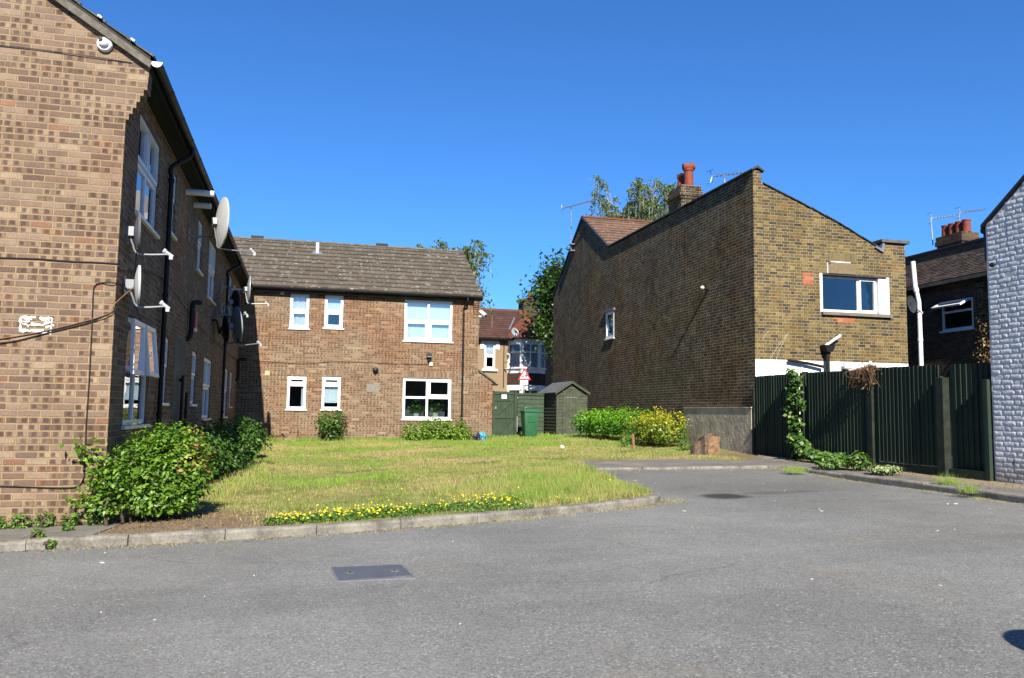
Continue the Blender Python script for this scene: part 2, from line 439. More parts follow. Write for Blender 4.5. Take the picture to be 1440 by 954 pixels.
# ------------------------------------------------------------------ ground materials
def asphalt():
    t = T('asphalt'); P, N = t.pos(); x, y, z = t.xyz(P); P2 = t.vec(x, y, 0.)
    big = t.noise(P2, .35, 4., .6); mid = t.noise(P2, 2.2, 5., .7)
    cell = t.voro(P2, 95., 'Color'); cr, cg, cb = t.xyz(cell)
    fine = t.noise(P2, 140., 2., .6)
    v = .15+.055*t.step(big, .3, .7)+.06*(mid-.5)
    v = v*(.38+.68*cr+.56*fine)
    c = t.mix(cg, t.vec(v*1.02, v, v*.93), t.vec(v*.97, v, v*.97))
    chip = t.step(cb, .955, .97)*t.step(t.noise(P2, 3., 2.), .35, .6)
    c = t.mix(chip*.5, c, (.5, .48, .45))
    warm = t.step(t.noise(P2, .8, 4.), .55, .75)
    c = t.mix(warm*.35, c, t.mix(1., c, (1.22, 1.05, .82), 'MULTIPLY'))
    # damp oil stain and patch scars near the corner of the bay
    def blot(cx, cy, rx, ry, wob):
        dx = (x-cx)/rx; dy = (y-cy)/ry
        return t.m('SQRT', dx*dx+dy*dy)+(t.noise(P2, 2.5, 4.)-.5)*wob
    s1 = 1.-t.step(blot(5.9, 10.75, .5, .5, .8), .35, .95)
    s2 = 1.-t.step(blot(6.9, 10.9, .8, .22, .8), .5, 1.1)
    c = t.mix(t.min(1., s1*.95+s2*.35), c, t.mix(1., c, (.2, .2, .2), 'MULTIPLY'))
    # the older darker surfacing of the parking bay, and a seam
    bay = t.step(y+(t.noise(P2, 1.2, 4.)-.5)*1.2, 10.4, 11.6)*t.step(x, 4.6, 5.4)
    c = t.mix(bay*.45, c, t.mix(1., c, (.6, .58, .56), 'MULTIPLY'))
    # hairline cracks and the seam of an old trench repair
    wob = t.vec(x+(t.noise(P2, 1.3, 4.)-.5)*.9, y+(t.noise(P2, 1.1, 4.)-.5)*.9, 0.)
    vn = t.n.new('ShaderNodeTexVoronoi'); vn.feature = 'DISTANCE_TO_EDGE'; t.put(vn.inputs['Vector'], wob); vn.inputs['Scale'].default_value = .42
    crack = (1.-t.step(S(t, vn.outputs['Distance']), .0015, .0065))*t.step(t.noise(P2, .5, 2.), .47, .56)
    c = t.mix(crack*.22, c, (.03, .03, .03))
    tr = t.step(t.abs(y-6.1-.06*x+(t.noise(P2, 2., 3.)-.5)*.05), .3, .33)
    c = t.mix((1.-tr)*.16, c, t.mix(1., c, (.62, .63, .66), 'MULTIPLY'))
    tyre = t.step(t.noise(t.vec(x*.16, y*1.5+x*.3, 0.), 1.6, 4.), .55, .72)
    c = t.mix(tyre*.28, c, t.mix(1., c, (.7, .7, .72), 'MULTIPLY'))
    edge = t.step(t.noise(P2, 1.4, 5., .7), .62, .72)
    c = t.mix(edge*.3, c, t.mix(1., c, (.7, .7, .7), 'MULTIPLY'))
    hgt = cr+fine
    t.bsdf(c, .88, .2, 0., t.bump(hgt, .7, .008)); M['asphalt'] = t.mat
asphalt()
def path_mat():
    t = T('worn_path'); P, N = t.pos(); x, y, z = t.xyz(P); P2 = t.vec(x, y, 0.)
    n = t.noise(P2, 1.6, 5., .65); f = t.noise(P2, 70., 3.)
    v = .09+.1*n; v = v*(.6+.8*f)
    c = t.vec(v*1.06, v, v*.9)
    dirt = t.step(t.noise(P2, .9, 5., .7)+t.step(x, 9.3, 10.1)*.28, .52, .68)
    c = t.mix(dirt*.8, c, (.25, .2, .13))
    t.bsdf(c, .92, .15, 0., t.bump(f, .6, .006)); M['worn_path'] = t.mat
path_mat()
def lawn_mat():
    t = T('lawn_soil'); P, N = t.pos(); x, y, z = t.xyz(P); P2 = t.vec(x, y, 0.)
    n = t.noise(P2, 1.1, 5., .65); n2 = t.noise(P2, 9., 4., .7); f = t.noise(P2, 60., 3.)
    c = t.mix(t.step(n+(n2-.5)*.5, .35, .65), (.11, .135, .032), (.24, .2, .09))
    soil = t.mix(n2, (.12, .085, .055), (.26, .19, .125))
    so = t.step(x+(n2-.5)*.9+(y-9.3)*.3, -.25, .15)
    c = t.mix(1.-so*t.step(0.-y, -12.3, -11.6), c, c)
    near = (1.-so)*(1.-t.step(y+(n2-.5)*1., 10.4, 11.2))
    bare = t.step(t.noise(P2, .7, 4.)+(n2-.5)*.3, .66, .72)*.8
    right = t.step(x+(n2-.5)*.8, 8.9, 9.6)*(1.-t.step(y, 17.5, 18.8))
    c = t.mix(t.max(t.max(near, bare*.7), right*.75), c, soil)
    v = .65+.7*f
    c = t.mix(1., c, t.vec(v, v, v), 'MULTIPLY')
    t.bsdf(c, .95, .1, 0., t.bump(f+n2, .8, .015)); M['lawn_soil'] = t.mat
lawn_mat()
def grass_mat():
    leaf('grass_blade', [(0, (.42, .345, .17)), (.22, (.37, .345, .12)), (.45, (.255, .31, .08)), (.75, (.175, .29, .045)), (1, (.23, .38, .05))], .3, .6, .2)
grass_mat()

# ------------------------------------------------------------------ kerbs, road, paths, lawn
KL = smooth_path([(-9, 8.98, 0), (-3.63, 8.95, 0), (-2.8, 9.01, 0), (-2.18, 9.04, 0), (-1.13, 9.0, 0), (.22, 9.09, 0), (1.07, 9.22, 0), (1.72, 9.33, 0),
                  (2.82, 9.62, 0), (3.74, 9.89, 0), (4.32, 10.11, 0), (4.67, 10.33, 0), (4.87, 10.66, 0), (4.94, 11.1, 0), (5.02, 12.2, 0), (5.2, 13.6, 0), (5.42, 14.75, 0)], 8)
KF = [Vector(q) for q in [(5.42, 14.88, 0), (6.2, 14.62, 0), (7.2, 14.33, 0), (8.1, 14.12, 0), (8.6, 14.0, 0)]]
KR = smooth_path([(8.6, 14.0, 0), (8.86, 13.7, 0), (8.92, 12.9, 0), (8.96, 12, 0), (8.99, 10.4, 0), (8.99, 9.35, 0), (8.96, 8.6, 0), (8.93, 4, 0), (8.9, -3, 0)], 8)

def offset_path(P, d):
    out = []
    for i in range(len(P)):
        a = P[max(i-1, 0)]; b = P[min(i+1, len(P)-1)]; t = (b-a).normalized()
        out.append(P[i]+Vector((-t.y, t.x, 0))*d)
    return out
def resample(P, step):
    out = [P[0]]; acc = 0
    for i in range(len(P)-1):
        a, b = P[i], P[i+1]; L = (b-a).length; d = step-acc
        while d <= L:
            out.append(a+(b-a)*(d/L)); d += step
        acc = L-(d-step)
    if (out[-1]-P[-1]).length > .02: out.append(P[-1])
    return out
def kerb(name, path, side, stone=.92):
    P = resample(path, stone/4); mb = MB()
    W = .125
    for i0 in range(0, len(P)-1, 4):
        seg = P[i0:i0+5]
        if len(seg) < 2: continue
        dirs = [(seg[min(k+1, len(seg)-1)]-seg[max(k-1, 0)]).normalized() for k in range(len(seg))]
        seg = list(seg); seg[0] = seg[0]+dirs[0]*.004; seg[-1] = seg[-1]-dirs[-1]*.004
        dz = random.uniform(-.007, .007); lat = random.uniform(-.006, .006)
        rows = []
        for q, t in zip(seg, dirs):
            nrm = Vector((-t.y, t.x, 0))*side
            zt = g(q.x, q.y)+dz; pr = [(0+lat, -.3), (0+lat, -.028), (.008+lat, -.01), (.028+lat, 0), (W+lat, .002), (W+lat, -.3)]
            rows.append([(q.x+nrm.x*a, q.y+nrm.y*a, zt+b) for a, b in pr])
        vs = [v for r_ in rows for v in r_]; n = 6
        fs = [(i*n+k, i*n+k+1, (i+1)*n+k+1, (i+1)*n+k) for i in range(len(rows)-1) for k in range(n-1)]
        fs += [tuple(range(n-1, -1, -1)), tuple((len(rows)-1)*n+k for k in range(n))]
        mb.add(vs, fs)
    o = mb.build(name, M['kerb_stone'], None); o['kind'] = 'structure'; return o
kerb('lawn_kerb', KL, 1)
kerb('bay_kerb', KF, 1)
kerb('fence_kerb', KR, 1)

def zroad(X, Y):
    return g(X, Y)-.1+.05*clamp((Y-12)/1.8, 0, 1)*clamp((X-4.5)/1., 0, 1)
road_outline = [(-60, -30), (40, -30), (40, 15.2), (-60, 15.2)]
sheet('road', [(-14, -6), (14, -6), (14, 15.3), (-14, 15.3)], zroad, .55, M['asphalt'])
gb = MB(); gb.box(-300, 300, -300, 400, -2.2, -1.75); o = gb.build('ground', M['grey_render']); o['kind'] = 'structure'
rb = MB(); rb.quad((-60, -40, zroad(-6, -20)-.012), (60, -40, zroad(13, -20)-.012), (60, -5.9, zroad(13, -5.9)-.012), (-60, -5.9, zroad(-6, -5.9)-.012))
o = rb.build('far_road', M['asphalt']); o['kind'] = 'structure'

KLi = offset_path(KL, .11)
lawn_line = [(q.x, q.y) for q in KLi if q.x > -1.95]
def bumpz(X, Y): return g(X, Y)-.012+.018*math.sin(X*2.1+Y*.7)*math.cos(Y*1.3-X*.6)*(1 if 10 < Y < 27 else .2)
LAWN = [(-2.08, 9.16)]+lawn_line+[(5.4, 15.0), (5.5, 16.75), (6.6, 16.5), (7.9, 16.15), (8.85, 15.35), (9.5, 15.9), (10.14, 16.9), (10.14, 30), (-2.1, 30), (-2.1, 9.95)]
sheet('lawn', LAWN, bumpz, .3, M['lawn_soil'])
sheet('bay_path', [(5.42, 14.98), (6.2, 14.72), (7.2, 14.43), (8.1, 14.22), (8.62, 14.1), (8.97, 13.75), (9.03, 12.9), (9.07, 12), (9.1, 10.4), (9.1, 9.35), (9.07, 8.6), (9.04, 4), (9.0, -3), (10.3, -3), (10.3, 17.0), (10.14, 16.9), (9.5, 15.9), (8.85, 15.35), (7.9, 16.15), (6.6, 16.5), (5.5, 16.75)],
      lambda X, Y: g(X, Y)-.004, .4, M['worn_path'])
# concrete slabs along the foot of the gable
sl = MB(); xs = -2.02
k = 0
while xs > -9:
    w_ = .92 if k else .62
    x0 = xs-w_+.008
    z0, z1 = g(x0, 9.5), g(xs, 9.5)
    a = .0 if k else .22
    sl.prism([(x0, 9.14, z0), (xs, 9.14, z1), (xs+a*.6, 9.99, z1+.004), (x0, 9.99, z0+.004)], (0, 0, -.08)); xs -= w_; k += 1
o = sl.build('slab_path', M['concrete']); o['kind'] = 'structure'

# ------------------------------------------------------------------ leaf and blade clouds
def cloud_mesh(name, V, Fq, tint, mat, parent=None):
    """V (n,k,3) faces of k corners each, one tint per face"""
    n, k, _ = V.shape
    me = bpy.data.meshes.new(name)
    me.vertices.add(n*k); me.vertices.foreach_set('co', V.reshape(-1).astype(np.float32))
    me.loops.add(n*k); me.loops.foreach_set('vertex_index', np.arange(n*k, dtype=np.int32))
    me.polygons.add(n); me.polygons.foreach_set('loop_start', np.arange(0, n*k, k, dtype=np.int32))
    me.update(calc_edges=True); me.validate()
    a = me.attributes.new('tint', 'FLOAT', 'FACE'); a.data.foreach_set('value', np.clip(tint, 0, 1).astype(np.float32))
    return link_mesh(name, me, mat, parent)

def leaf_quads(C, size, up_bias=.3, out=None, ratio=.55, droop=0.):
    """kite shaped leaves with a slight cup round points C"""
    n = len(C)
    nrm = RNG.normal(size=(n, 3)); nrm /= np.linalg.norm(nrm, axis=1)[:, None]
    nrm[:, 2] = np.abs(nrm[:, 2]); nrm[:, 2] += up_bias
    if out is not None: nrm += out
    nrm /= np.linalg.norm(nrm, axis=1)[:, None]+1e-9
    t = RNG.normal(size=(n, 3)); t[:, 2] -= droop
    t -= nrm*(t*nrm).sum(1)[:, None]; t /= np.linalg.norm(t, axis=1)[:, None]+1e-9
    b = np.cross(nrm, t)
    s = size*RNG.uniform(.6, 1.35, n)[:, None]
    cup = nrm*s*.12
    return np.stack([C-t*s*.5, C+b*s*ratio*.5-t*s*.08+cup, C+t*s*.5, C-b*s*ratio*.5-t*s*.08+cup], 1)

def blob_points(blobs, n, shell=.55):
    """points in the outer shell of lumpy ellipsoids (cx,cy,cz,rx,ry,rz)"""
    w = np.array([b[3]*b[4]*b[5] for b in blobs])**.7; w /= w.sum()
    idx = RNG.choice(len(blobs), n, p=w); B = np.array(blobs)[idx]
    d = RNG.normal(size=(n, 3)); d /= np.linalg.norm(d, axis=1)[:, None]
    rad = shell+(1-shell)*RNG.uniform(0, 1, n)**.6
    lump = 1+.13*np.sin(d[:, 0]*7+B[:, 0]*9)*np.cos(d[:, 1]*6+B[:, 1]*5)+.1*np.sin(d[:, 2]*9+B[:, 2]*7+d[:, 0]*5)
    return B[:, :3]+d*B[:, 3:6]*(rad*lump)[:, None], d

def shrub(name, label, cat, blobs, n, size, mat, base, group=None, zmin=None, tint=lambda P, d: RNG.uniform(0, .7, len(P)), stems=6, clump=0, shell=.5, stem_mat='bark', ratio=.55, sprays=0):
    root = thing(name, label, cat, base, group)
    P, d = blob_points(blobs, n, shell)
    if clump:                               # gather leaves round twig tips
        K = max(20, n//clump); tips, td = blob_points(blobs, K, .6)
        i = RNG.integers(0, K, n); P = tips[i]+RNG.normal(size=(n, 3))*size*.95; d = td[i]
    if zmin is not None:
        zz = np.array([g(a, b) for a, b in P[:, :2]])+zmin; P[:, 2] = np.maximum(P[:, 2], zz+RNG.uniform(0, .12, n))
    V = leaf_quads(P, size, .35, d*.8, ratio)
    cloud_mesh('foliage', V, None, tint(P, d), M[mat], root)
    mb = MB(); bx, by, bz = base
    for k in range(stems):
        bl = random.choice(blobs); e = Vector(bl[:3])+Vector((random.uniform(-.5, .5)*bl[3], random.uniform(-.5, .5)*bl[4], random.uniform(-.1, .6)*bl[5]))
        sx, sy = bl[0]+random.uniform(-.35, .35)*bl[3], bl[1]+random.uniform(-.35, .35)*bl[4]
        s = Vector((sx, sy, g(sx, sy)-.03)); m_ = s.lerp(e, .5)+Vector((random.uniform(-.06, .06), random.uniform(-.06, .06), 0))
        mb.tube(smooth_path([s, m_, e], 4), [.022-.0016*q for q in range(9)], 6)
    mb.build('stem', M[stem_mat], root)
    return root

# ------------------------------------------------------------------ grass
def blades(poly, n, hfun, tfun, width, name='grass', keep=None):
    xs = [q[0] for q in poly]; ys = [q[1] for q in poly]
    X = RNG.uniform(min(xs), max(xs), n*3); Y = RNG.uniform(min(ys), max(ys), n*3)
    m = inside(poly, X, Y); X, Y = X[m][:n], Y[m][:n]
    if keep is not None:
        m = RNG.uniform(0, 1, len(X)) < keep(X, Y); X, Y = X[m], Y[m]
    Z = np.array([bumpz(a, b) for a, b in zip(X, Y)])
    h = hfun(X, Y)*RNG.uniform(.55, 1.35, len(X))
    th = RNG.uniform(0, 2*pi, len(X)); ln = RNG.uniform(.1, .75, len(X))*h; lt = RNG.uniform(0, 2*pi, len(X))
    w = width*(.7+.05*Y)
    dx, dy = np.cos(th)*w/2, np.sin(th)*w/2
    a = np.stack([X-dx, Y-dy, Z-.005], 1); b = np.stack([X+dx, Y+dy, Z-.005], 1)
    c = np.stack([X+np.cos(lt)*ln, Y+np.sin(lt)*ln, Z+h], 1)
    o = cloud_mesh(name, np.stack([a, b, c], 1), None, tfun(X, Y), M['grass_blade']); o['kind'] = 'stuff'; return o
def wav(X, Y, f, s=0.):                     # cheap smooth patchiness in 0..1
    return .5+.25*(np.sin(X*f+1.3*np.sin(Y*f*.7+s)+s)+np.sin(Y*f*1.17+1.7*np.cos(X*f*.6-s)+2*s))
def lush(X, Y):
    nose = np.clip((X-1.6)/2.2, 0, 1)*np.clip((15.5-Y)/3., 0, 1)
    back = np.clip((Y-19)/6, 0, 1)*.6*np.clip((X-1)/4, 0, 1)
    strip = np.exp(-((Y-13.8-.1*X)/1.1)**2)*np.exp(-((X-1.2)/1.8)**2)*.7
    return np.clip(np.maximum(np.maximum(nose, back), strip)+.5*(wav(X, Y, 1.9)-.5)+.5*(wav(X, Y, 4.3, 2.)-.5), 0, 1)
def keepf(X, Y):
    soil = np.clip((X+.25*np.sin(Y*5)+.15*np.sin(X*9)+(Y-9.3)*.5+.6)/.45, 0.04, 1)
    soil = np.where(Y > 12.5, 1, soil)
    rt = 1-np.clip((X-8.7)/.5, 0, 1)*np.clip((18.6-Y)/1., 0, 1)
    bare = 1-.75*np.clip((wav(X, Y, 2.7, 5.)-.72)/.12, 0, 1)
    return soil*rt*bare
def hf(X, Y):
    nose = np.clip((X-2.)/2.2, 0, 1)*np.clip((14.5-Y)/2.5, 0, 1)
    return .026+.035*lush(X, Y)+.03*np.clip(wav(X, Y, 5.3, 4.)-.55, 0, 1)+.07*nose*wav(X, Y, 6., 1.)+.02*np.clip((Y-20)/6, 0, 1)
def tf(X, Y):
    kx = np.array([q.x for q in KL]); ky = np.array([q.y for q in KL]); dk = Y-np.interp(X, kx, ky)
    return np.clip(-.38*np.exp(-(np.maximum(dk-.1, 0)/.3)**2)*(X > 2.7)+.3+.55*lush(X, Y)+.3*(wav(X, Y, 8., 3.)-.5)+.75*(wav(X, Y, 1.4, 7.)-.5)+.3*(wav(X, Y, 17., 2.)-.5)+RNG.normal(0, .17, len(X)), 0, 1)
blades(LAWN, 170000, hf, tf, .0085, 'grass', keepf)
# longer rough grass on the rounded end of the lawn and along the walls
blades([(3.2, 9.9), (4.2, 10.25), (4.68, 10.62), (4.8, 11.2), (4.85, 12.2), (5.0, 13.4), (5.25, 14.6), (5.3, 15.6), (3.6, 13.6), (1.8, 11.6)], 16000,
       lambda X, Y: .06+.1*wav(X, Y, 5., 1.), lambda X, Y: .2+.45*wav(X, Y, 3., 4.)+RNG.normal(0, .15, len(X)), .008, 'long_grass')
blades([(-1.4, 27.3), (6, 27.5), (9, 26.6), (9, 27.0), (6, 27.95), (-1.4, 27.95)], 3500, lambda X, Y: .07+.1*wav(X, Y, 5.), lambda X, Y: .45+.4*wav(X, Y, 2.)+RNG.normal(0, .15, len(X)), .012, 'long_grass')
blades([(-1.25, 12.0), (-.95, 12.2), (-.5, 15), (-.7, 18), (-1.2, 18)], 1500, lambda X, Y: .06+.08*wav(X, Y, 4.), lambda X, Y: .3+.3*wav(X, Y, 2.)+RNG.normal(0, .2, len(X)), .009, 'long_grass')
# straw and small weeds in the gutter of the kerb
def tufts(spots, name='long_grass', hh=.1, tint=.3, n=40, r=.1):
    X = np.concatenate([RNG.normal(a, r, n) for a, b in spots]); Y = np.concatenate([RNG.normal(b, r*.45, n) for a, b in spots])
    Z = np.array([zroad(a, b) for a, b in zip(X, Y)])
    h = hh*RNG.uniform(.2, 1.2, len(X)); lt = RNG.uniform(0, 2*pi, len(X)); ln = h*RNG.uniform(.2, 1.6, len(X)); th = RNG.uniform(0, 2*pi, len(X))
    dx, dy = np.cos(th)*.005, np.sin(th)*.005
    V = np.stack([np.stack([X-dx, Y-dy, Z], 1), np.stack([X+dx, Y+dy, Z], 1), np.stack([X+np.cos(lt)*ln, Y+np.sin(lt)*ln, Z+h*.5], 1)], 1)
    o = cloud_mesh(name, V, None, RNG.normal(tint, .15, len(X)), M['grass_blade']); o['kind'] = 'stuff'; return o
tufts([(q.x, q.y-.06) for q in KL if -2.4 < q.x < 4.9 and random.random() < .55], hh=.04, tint=.1, n=44, r=.14)
tufts([(q.x, q.y-.07) for q in KF for _ in range(2)], hh=.06, tint=.15, n=40, r=.3)
tufts([(q.x-.07, q.y) for q in KR if 7 < q.y < 13.9 and random.random() < .8], hh=.05, tint=.15, n=26, r=.1)
tufts([(4.9, 10.35), (5.02, 10.5), (2.3, 9.36), (2.6, 9.45)], hh=.05, tint=.18, n=60, r=.1)

# ------------------------------------------------------------------ yellow flowers along the front of the lawn
n = 400
X = RNG.uniform(-.35, 2.75, n); Y = 9.3+.12*(X+.4)+RNG.uniform(.02, 1.05, n)*(.4+.36*np.clip(X+.4, 0, 2.6))
m = (wav(X, Y, 3.2, 1.)+RNG.normal(0, .12, len(X)) > .42); X, Y = X[m], Y[m]
ex = RNG.uniform(-.5, 5.5, 34); ey = 10.2+RNG.uniform(0, 2, 34)+ex*.15
X = np.concatenate([X, ex, RNG.uniform(3.05, 3.5, 16)]); Y = np.concatenate([Y, ey, RNG.uniform(9.95, 10.2, 16)])
Z = np.array([bumpz(a, b) for a, b in zip(X, Y)])+RNG.uniform(.035, .085, len(X))
th = np.arange(6)*pi/3; rr = RNG.uniform(.007, .014, len(X))
tilt = RNG.normal(0, .3, (len(X), 2))
dX = np.cos(th)[None]*rr[:, None]; dY = np.sin(th)[None]*rr[:, None]
V = np.stack([X[:, None]+dX, Y[:, None]+dY, Z[:, None]+dX*tilt[:, :1]+dY*(tilt[:, 1:]+.35)], 2)
o = cloud_mesh('flower_patch', V, None, RNG.uniform(0, 1, len(X)), M['petal']); o['kind'] = 'stuff'
n = 6500
X = RNG.uniform(-.4, 2.75, n); Y = 9.25+.12*(X+.4)+RNG.uniform(0, 1, n)*(.38+.25*np.clip(X+.4, 0, 2.4))
m = wav(X, Y, 3.2, 1.) > .3; X, Y = X[m], Y[m]
Z = np.array([bumpz(a, b) for a, b in zip(X, Y)])+RNG.uniform(.0, .05, len(X))
o = cloud_mesh('ground_cover', leaf_quads(np.stack([X, Y, Z], 1), .035, .5), None, RNG.uniform(.1, .8, len(X)), M['weed_leaf']); o['kind'] = 'stuff'
# ------------------------------------------------------------------ walls with openings, windows
class Plane:
    """a: along the wall, d: depth into the building, z: up"""
    def __init__(s, ax, c, sign): s.ax = ax; s.c = c; s.s = sign
    def __call__(s, a, d, z): return (a, s.c+s.s*d, z) if s.ax == 'Y' else (s.c+s.s*d, a, z)
    def box(s, mb, a0, a1, d0, d1, z0, z1):
        p = s(a0, d0, z0); q = s(a1, d1, z1); mb.box(p[0], q[0], p[1], q[1], p[2], q[2])
def wall_cells(mb, pl, a0, a1, z0, z1, holes, rev=.1):
    As = sorted({a0, a1, *[h[0] for h in holes], *[h[1] for h in holes]}); Zs = sorted({z0, z1, *[h[2] for h in holes], *[h[3] for h in holes]})
    for i in range(len(As)-1):
        for j in range(len(Zs)-1):
            ca, cz = (As[i]+As[i+1])/2, (Zs[j]+Zs[j+1])/2
            if any(h[0] < ca < h[1] and h[2] < cz < h[3] for h in holes): continue
            mb.quad(pl(As[i], 0, Zs[j]), pl(As[i+1], 0, Zs[j]), pl(As[i+1], 0, Zs[j+1]), pl(As[i], 0, Zs[j+1]))
    for (b0, b1, y0, y1) in holes:
        mb.quad(pl(b0, 0, y0), pl(b0, 0, y1), pl(b0, rev, y1), pl(b0, rev, y0)); mb.quad(pl(b1, 0, y0), pl(b1, rev, y0), pl(b1, rev, y1), pl(b1, 0, y1))
        mb.quad(pl(b0, 0, y1), pl(b1, 0, y1), pl(b1, rev, y1), pl(b0, rev, y1)); mb.quad(pl(b0, 0, y0), pl(b0, rev, y0), pl(b1, rev, y0), pl(b1, 0, y0))

def window(root, pl, a0, a1, z0, z1, mull=(), trans=None, rec=.05, fw=.065, sash=(), blind=None, sill=True, glassm='window_glass', framem='upvc', lintel=None, name='window', fd=.06, label=None, room=True):
    """frame > pane, sill, blind. sash: cells (i,j) with an opening light of its own; blind: (material, from top fraction)"""
    mb = MB(); e = .002
    A = [a0+e]+[a0+(a1-a0)*m for m in mull]+[a1-e]; Z = [z0+e]+([z0+(z1-z0)*trans] if trans else [])+[z1-e]
    pl.box(mb, a0+e, a0+fw, rec, rec+fd, z0+e, z1-e); pl.box(mb, a1-fw, a1-e, rec, rec+fd, z0+e, z1-e)
    pl.box(mb, a0+fw, a1-fw, rec+.001, rec+fd, z1-fw, z1-e); pl.box(mb, a0+fw, a1-fw, rec+.001, rec+fd, z0+e, z0+fw)
    for m in mull:
        c = a0+(a1-a0)*m; pl.box(mb, c-fw*.45, c+fw*.45, rec+.003, rec+fd, z0+fw, z1-fw)
    if trans:
        c = Z[1]; pl.box(mb, a0+fw, a1-fw, rec+.005, rec+fd, c-fw*.45, c+fw*.45)
    for (i, j) in sash:
        s0, s1, t0, t1 = A[i]+fw*.6, A[i+1]-fw*.6, Z[j]+fw*.6, Z[j+1]-fw*.6; w = fw*.75
        pl.box(mb, s0, s0+w, rec-.018, rec+.04, t0, t1); pl.box(mb, s1-w, s1, rec-.018, rec+.04, t0, t1)
        pl.box(mb, s0+w, s1-w, rec-.017, rec+.04, t0, t0+w); pl.box(mb, s0+w, s1-w, rec-.017, rec+.04, t1-w, t1)
    f = mb.build(name, M[framem], root)
    if label: f['label'] = label
    q = MB(); pl.box(q, a0+.03, a1-.03, rec+.028, rec+.034, z0+.03, z1-.03); q.build('pane', M[glassm], f)
    if sill:
        q = MB(); pl.box(q, a0-.05, a1+.05, -.045, rec+.02, z0-.045, z0-.001); q.build('sill', M[framem], f, bevel=.006)
    if blind:
        q = MB()
        for k, (mt, u0, u1, top, bot) in enumerate(blind):
            q = MB(); b0, b1 = a0+(a1-a0)*u0+.02, a0+(a1-a0)*u1-.02
            n = max(2, int((b1-b0)/.06)); zt, zb = z0+(z1-z0)*top-.02, z0+(z1-z0)*bot
            vs = []
            for i in range(n+1):
                aa = b0+(b1-b0)*i/n; dd = rec+.12+(.018*math.sin(i*1.9+a0*3) if mt == 'curtain_white' else 0)
                vs += [pl(aa, dd, zb), pl(aa, dd, zt)]
            q.add(vs, [(2*i, 2*i+2, 2*i+3, 2*i+1) for i in range(n)])
            q.build('curtain' if mt == 'curtain_white' else 'blind', M[mt], f)
    if room:
        q = MB(); e0, e1, f0, f1, dp = a0-.25, a1+.25, z0-.3, z1+.2, 1.3
        q.quad(pl(e0, dp, f0), pl(e1, dp, f0), pl(e1, dp, f1), pl(e0, dp, f1)); d0 = .115
        q.quad(pl(e0, d0, f0), pl(e0, dp, f0), pl(e0, dp, f1), pl(e0, d0, f1)); q.quad(pl(e1, d0, f0), pl(e1, dp, f0), pl(e1, dp, f1), pl(e1, d0, f1))
        q.quad(pl(e0, d0, f0), pl(e1, d0, f0), pl(e1, dp, f0), pl(e0, dp, f0)); q.quad(pl(e0, d0, f1), pl(e1, d0, f1), pl(e1, dp, f1), pl(e0, dp, f1))
        q.build('room', M['room_dark'], f)
    if lintel:
        q = MB(); pl.box(q, a0-.05, a1+.05, -.003, .05, z1+.004, z1+.225); q.build('soldier_course', M[lintel], root)
    return f

def tiled_slope(name, mat, P0, along, up, n_along, n_up, tl, th, parent, gap=.006, thick=.02, jitter=.004):
    """courses of separate lapped tiles climbing from the eave corner P0"""
    P0 = Vector(P0); a = Vector(along).normalized(); u = Vector(up).normalized(); nrm = a.cross(u).normalized()
    if nrm.z < 0: nrm = -nrm
    V = []; tint = []
    for j in range(n_up):
        off = (.5 if j % 2 else 0)
        for i in range(-1, n_along+1):
            x0 = max(0, (i+off)*tl+gap/2); x1 = min(n_along*tl, (i+1+off)*tl-gap/2)
            if x1-x0 < .02: continue
            y0 = j*th; y1 = (j+1)*th+.03
            lift = random.uniform(0, jitter); lo = thick+lift+.006
            y0 += random.uniform(-.004, .004)
            c = [P0+a*x0+u*y0+nrm*lo, P0+a*x1+u*y0+nrm*(lo+random.uniform(-.003, .003)), P0+a*x1+u*y1+nrm*.004, P0+a*x0+u*y1+nrm*.004]
            bt = [c[0]-nrm*(thick+lift), c[1]-nrm*(thick+lift)]
            tv = random.random()
            V.append([c[0], c[1], c[2], c[3]]); tint.append(tv)
            V.append([bt[0], bt[1], c[1], c[0]]); tint.append(tv)
            V.append([bt[0], c[0], c[3], c[3]-nrm*.004]); tint.append(tv); V.append([c[1], bt[1], c[2]-nrm*.004, c[2]]); tint.append(tv)
    return cloud_mesh(name, np.array([[tuple(q) for q in f] for f in V]), None, np.array(tint), M[mat], parent)

